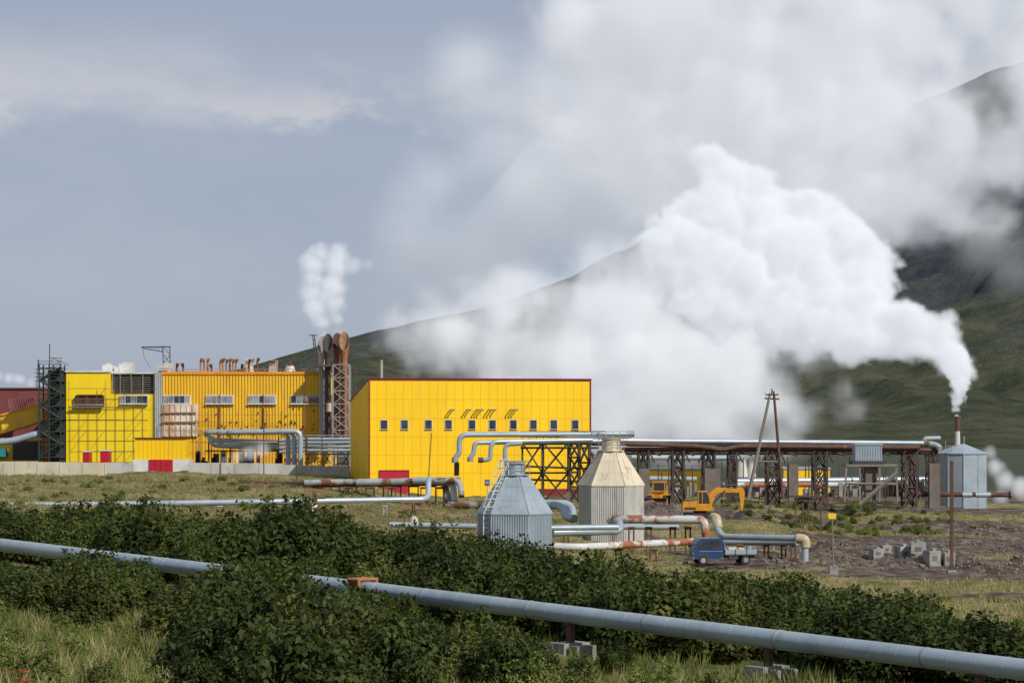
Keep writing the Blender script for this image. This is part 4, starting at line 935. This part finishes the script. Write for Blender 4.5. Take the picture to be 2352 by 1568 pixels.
# ------------------------------------------------ steam
def steam(name,sph,dens,band,voxel,smooth,n_sc,n_amp,v_sc=0,v_amp=0,emis=.35,aniso=-.5,ecol=(.86,.90,.96),power=1.0,col=(1,1,1),det=6,nr=.58,warp=.9):
    cs=[(P(a,b_,d),r/F*d) for a,b_,r,d in sph]
    ctr=sum((c for c,_ in cs),Vector())/len(cs)
    mn=Vector([min(c[i]-r for c,r in cs) for i in range(3)])-ctr; mxx=Vector([max(c[i]+r for c,r in cs) for i in range(3)])-ctr
    pad=n_amp*.5+v_amp; mn-=Vector((pad,)*3); mxx+=Vector((pad,)*3)
    ng=bpy.data.node_groups.new(name,'GeometryNodeTree'); ng.interface.new_socket('Geometry',in_out='INPUT',socket_type='NodeSocketGeometry'); ng.interface.new_socket('Geometry',in_out='OUTPUT',socket_type='NodeSocketGeometry')
    N=ng.nodes;L=ng.links; gi=N.new('NodeGroupInput'); go_=N.new('NodeGroupOutput'); pos=N.new('GeometryNodeInputPosition').outputs[0]
    def ma(op,a,b_=None,c=None):
        n=N.new('ShaderNodeMath');n.operation=op
        for i,q in enumerate((a,b_,c)):
            if q is None: continue
            if isinstance(q,(int,float)): n.inputs[i].default_value=q
            else: L.new(q,n.inputs[i])
        return n.outputs[0]
    cur=None
    for c,r in cs:
        dn=N.new('ShaderNodeVectorMath');dn.operation='DISTANCE';L.new(pos,dn.inputs[0]);dn.inputs[1].default_value=c-ctr
        s=ma('SUBTRACT',dn.outputs['Value'],r)
        cur=s if cur is None else ma('SMOOTH_MIN',cur,s,smooth)
    nw=N.new('ShaderNodeTexNoise');nw.inputs['Scale'].default_value=n_sc*.8;nw.inputs['Detail'].default_value=2;L.new(pos,nw.inputs['Vector'])
    wv=N.new('ShaderNodeVectorMath');wv.operation='MULTIPLY_ADD';L.new(nw.outputs['Color'],wv.inputs[0]);wv.inputs[1].default_value=(warp/n_sc,)*3;L.new(pos,wv.inputs[2])
    nz=N.new('ShaderNodeTexNoise');nz.inputs['Scale'].default_value=n_sc;nz.inputs['Detail'].default_value=det;nz.inputs['Roughness'].default_value=nr;L.new(wv.outputs[0],nz.inputs['Vector'])
    nn=ma('MULTIPLY',ma('SUBTRACT',nz.outputs[0],.5),2*n_amp)
    cur=ma('SUBTRACT',cur,nn)
    if v_amp>0:
        nz2=N.new('ShaderNodeTexNoise');nz2.inputs['Scale'].default_value=v_sc*1.5;nz2.inputs['Detail'].default_value=3;L.new(pos,nz2.inputs['Vector'])
        add=N.new('ShaderNodeVectorMath');add.operation='MULTIPLY_ADD';L.new(nz2.outputs['Color'],add.inputs[0]);add.inputs[1].default_value=(.9/v_sc,)*3;L.new(pos,add.inputs[2])
        for sc,am in ((v_sc,v_amp),(v_sc*2.3,v_amp*.5),(v_sc*5,v_amp*.27)):
            vo=N.new('ShaderNodeTexVoronoi');vo.inputs['Scale'].default_value=sc;L.new(add.outputs[0],vo.inputs['Vector'])
            cur=ma('ADD',cur,ma('MULTIPLY',ma('SUBTRACT',vo.outputs['Distance'],.5),2*am))
    dn=ma('MULTIPLY',cur,-1.0/band)
    cl=N.new('ShaderNodeClamp');L.new(dn,cl.inputs[0]); dens_f=ma('POWER',cl.outputs[0],power)
    vc=N.new('GeometryNodeVolumeCube');L.new(dens_f,vc.inputs['Density']);vc.inputs['Min'].default_value=mn;vc.inputs['Max'].default_value=mxx
    for i,ax in enumerate('XYZ'): vc.inputs['Resolution '+ax].default_value=max(8,int((mxx[i]-mn[i])/voxel))
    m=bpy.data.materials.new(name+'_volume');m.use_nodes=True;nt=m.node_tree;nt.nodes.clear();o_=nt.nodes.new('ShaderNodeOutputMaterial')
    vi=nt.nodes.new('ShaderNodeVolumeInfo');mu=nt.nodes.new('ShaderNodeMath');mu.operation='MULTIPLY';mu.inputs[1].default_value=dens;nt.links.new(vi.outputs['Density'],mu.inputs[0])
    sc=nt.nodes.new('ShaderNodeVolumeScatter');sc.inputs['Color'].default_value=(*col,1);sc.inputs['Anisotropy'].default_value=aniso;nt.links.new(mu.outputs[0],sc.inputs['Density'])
    em=nt.nodes.new('ShaderNodeEmission');em.inputs['Color'].default_value=(*ecol,1);mu2=nt.nodes.new('ShaderNodeMath');mu2.operation='MULTIPLY';mu2.inputs[1].default_value=emis;nt.links.new(mu.outputs[0],mu2.inputs[0]);nt.links.new(mu2.outputs[0],em.inputs['Strength'])  # glow added to the steam, standing in for light scattered many times inside
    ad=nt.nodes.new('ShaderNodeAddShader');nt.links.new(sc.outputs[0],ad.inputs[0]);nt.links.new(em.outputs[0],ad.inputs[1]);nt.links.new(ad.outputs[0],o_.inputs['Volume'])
    sm=N.new('GeometryNodeSetMaterial');sm.inputs['Material'].default_value=m;L.new(vc.outputs[0],sm.inputs[0]);L.new(sm.outputs[0],go_.inputs[0])
    me=bpy.data.meshes.new(name);me.materials.append(m);o=bpy.data.objects.new(name,me);o.location=ctr;scene.collection.objects.link(o)
    md=o.modifiers.new('steam','NODES');md.node_group=ng; return o
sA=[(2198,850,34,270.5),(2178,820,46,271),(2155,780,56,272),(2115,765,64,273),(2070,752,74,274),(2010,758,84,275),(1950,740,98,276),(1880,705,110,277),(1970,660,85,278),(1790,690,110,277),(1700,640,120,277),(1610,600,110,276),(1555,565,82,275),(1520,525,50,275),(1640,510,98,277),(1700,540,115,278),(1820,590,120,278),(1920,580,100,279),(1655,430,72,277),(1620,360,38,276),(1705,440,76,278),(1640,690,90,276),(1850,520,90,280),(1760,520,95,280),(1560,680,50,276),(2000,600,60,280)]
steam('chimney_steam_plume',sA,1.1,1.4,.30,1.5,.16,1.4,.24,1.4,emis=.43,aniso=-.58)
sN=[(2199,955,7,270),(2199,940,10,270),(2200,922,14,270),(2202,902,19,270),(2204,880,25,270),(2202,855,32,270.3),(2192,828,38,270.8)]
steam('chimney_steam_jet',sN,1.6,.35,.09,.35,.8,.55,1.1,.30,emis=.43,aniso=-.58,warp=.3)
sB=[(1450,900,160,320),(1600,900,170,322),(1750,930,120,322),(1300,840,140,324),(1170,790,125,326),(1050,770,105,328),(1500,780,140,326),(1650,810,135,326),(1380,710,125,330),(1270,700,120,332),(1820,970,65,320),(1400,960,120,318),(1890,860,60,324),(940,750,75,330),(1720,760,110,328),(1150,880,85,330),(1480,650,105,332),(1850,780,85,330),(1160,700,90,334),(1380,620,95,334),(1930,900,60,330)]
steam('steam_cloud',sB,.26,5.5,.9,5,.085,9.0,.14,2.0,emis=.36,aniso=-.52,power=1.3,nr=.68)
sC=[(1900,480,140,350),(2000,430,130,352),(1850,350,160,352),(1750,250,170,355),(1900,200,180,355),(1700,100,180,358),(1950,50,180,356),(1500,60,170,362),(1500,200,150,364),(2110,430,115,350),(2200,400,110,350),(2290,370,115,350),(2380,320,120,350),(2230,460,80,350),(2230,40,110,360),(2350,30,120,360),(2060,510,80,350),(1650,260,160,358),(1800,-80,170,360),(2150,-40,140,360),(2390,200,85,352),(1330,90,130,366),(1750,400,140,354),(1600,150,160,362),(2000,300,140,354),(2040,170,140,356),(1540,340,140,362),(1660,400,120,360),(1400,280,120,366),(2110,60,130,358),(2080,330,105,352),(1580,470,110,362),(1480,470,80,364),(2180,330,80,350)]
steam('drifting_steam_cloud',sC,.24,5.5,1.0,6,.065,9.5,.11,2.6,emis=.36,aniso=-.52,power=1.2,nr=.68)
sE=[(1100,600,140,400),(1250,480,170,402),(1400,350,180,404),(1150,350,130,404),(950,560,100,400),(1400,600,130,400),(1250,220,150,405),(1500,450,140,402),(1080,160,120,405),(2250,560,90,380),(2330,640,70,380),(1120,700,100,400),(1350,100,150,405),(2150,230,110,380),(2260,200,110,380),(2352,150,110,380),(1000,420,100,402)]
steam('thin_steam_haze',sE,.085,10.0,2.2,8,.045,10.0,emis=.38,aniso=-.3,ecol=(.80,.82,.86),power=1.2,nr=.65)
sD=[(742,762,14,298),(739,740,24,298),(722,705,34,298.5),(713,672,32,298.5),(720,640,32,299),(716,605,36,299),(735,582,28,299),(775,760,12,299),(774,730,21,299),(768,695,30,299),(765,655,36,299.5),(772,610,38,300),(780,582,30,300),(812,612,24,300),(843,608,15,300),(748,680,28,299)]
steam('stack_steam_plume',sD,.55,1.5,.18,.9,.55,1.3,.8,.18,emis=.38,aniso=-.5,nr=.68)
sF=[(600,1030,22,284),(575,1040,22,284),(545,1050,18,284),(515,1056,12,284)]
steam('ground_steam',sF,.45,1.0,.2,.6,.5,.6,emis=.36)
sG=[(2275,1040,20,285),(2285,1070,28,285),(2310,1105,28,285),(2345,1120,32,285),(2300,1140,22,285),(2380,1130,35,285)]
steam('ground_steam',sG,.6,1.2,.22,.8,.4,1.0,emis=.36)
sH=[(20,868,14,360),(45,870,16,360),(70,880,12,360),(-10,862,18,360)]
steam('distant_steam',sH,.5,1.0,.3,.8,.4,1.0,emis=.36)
# ------------------------------------------------ light, sky, camera
sd=Vector((.72,-.76,.80)).normalized(); elev=math.asin(sd.z); azi=math.atan2(sd.x,sd.y)
sl=bpy.data.lights.new('sun','SUN'); sl.energy=4.1; sl.angle=math.radians(.6); sl.color=(1,.96,.9)
so=bpy.data.objects.new('sun',sl); so.rotation_euler=sd.to_track_quat('Z','Y').to_euler(); so.location=(60,-60,90); scene.collection.objects.link(so)
w=bpy.data.worlds.new('World'); scene.world=w; w.use_nodes=True; nt=w.node_tree;N=nt.nodes;L=nt.links; bg=N['Background']; bg.inputs['Strength'].default_value=.1
sky=N.new('ShaderNodeTexSky'); sky.sky_type='NISHITA'; sky.sun_disc=False; sky.sun_elevation=elev; sky.sun_rotation=azi
tc=N.new('ShaderNodeTexCoord'); sp=N.new('ShaderNodeSeparateXYZ'); L.new(tc.outputs['Generated'],sp.inputs[0])
def nz(sc,scale,det=6,rough=.55,off=(0,0,0)):
    mp=N.new('ShaderNodeMapping'); mp.inputs['Scale'].default_value=scale; mp.inputs['Location'].default_value=off; L.new(tc.outputs['Generated'],mp.inputs[0]); n=N.new('ShaderNodeTexNoise'); n.inputs['Scale'].default_value=sc; n.inputs['Detail'].default_value=det; n.inputs['Roughness'].default_value=rough; L.new(mp.outputs[0],n.inputs['Vector']); return n.outputs['Fac']
def ma(op,a,b_,c=None):
    n=N.new('ShaderNodeMath');n.operation=op
    for i,q in enumerate((a,b_,c)):
        if q is None: continue
        if isinstance(q,(int,float)): n.inputs[i].default_value=q
        else: L.new(q,n.inputs[i])
    return n.outputs[0]
def mr(x,a,b_,c=0,d_=1):
    r=N.new('ShaderNodeMapRange'); r.interpolation_type='SMOOTHSTEP'; r.inputs[1].default_value=a;r.inputs[2].default_value=b_;r.inputs[3].default_value=c;r.inputs[4].default_value=d_;L.new(x,r.inputs[0]);return r.outputs[0]
def mixw(f,c1,c2):
    x=N.new('ShaderNodeMix');x.data_type='RGBA'
    if isinstance(f,float): x.inputs[0].default_value=f
    else: L.new(f,x.inputs[0])
    for k,q in ((6,c1),(7,c2)):
        if isinstance(q,tuple): x.inputs[k].default_value=(*q,1)
        else: L.new(q,x.inputs[k])
    return x.outputs[2]
el=sp.outputs['Z']
n1=nz(5,(1,1,3.2)); n2=nz(16,(1,1,2.0),7,.6,(3,1,2)); n3=nz(3.5,(1,1,2.2),5,.5,(7,2,1)); n4=nz(9,(1,1,2.6),6,.55,(1,8,4))
base=mixw(mr(n3,.38,.62),(2.9,3.55,4.8),(3.6,4.15,5.25))
base=mixw(mr(n4,.45,.7,0,.55),base,(4.2,4.55,5.4))
e=ma('ADD',el,ma('MULTIPLY_ADD',n1,.05,-.025)); e=ma('ADD',e,ma('MULTIPLY_ADD',n2,.035,-.0175))
band=mr(e,.117,.130)
up=mixw(mr(n4,.38,.62),(3.9,4.35,5.3),(5.2,5.35,5.95))
up=mixw(mr(el,.140,.172),up,(3.5,4.0,5.1))
c=mixw(band,base,up)
edge=ma('MULTIPLY',mr(e,.116,.126),mr(e,.150,.128)); edge=ma('MULTIPLY',edge,mr(n2,.45,.58)); edge=ma('MULTIPLY',edge,.75)
c=mixw(edge,c,(6.3,6.15,6.4))
c=mixw(.12,c,sky.outputs[0])
L.new(c,bg.inputs['Color'])
cam=bpy.data.cameras.new('camera'); cam.lens=85; cam.sensor_width=36; cam.sensor_fit='HORIZONTAL'; cam.shift_y=(HY-784)/2352; cam.clip_start=1; cam.clip_end=20000
co=bpy.data.objects.new('camera',cam); co.location=(0,0,EYE); co.rotation_euler=(math.radians(90),0,0); scene.collection.objects.link(co); scene.camera=co
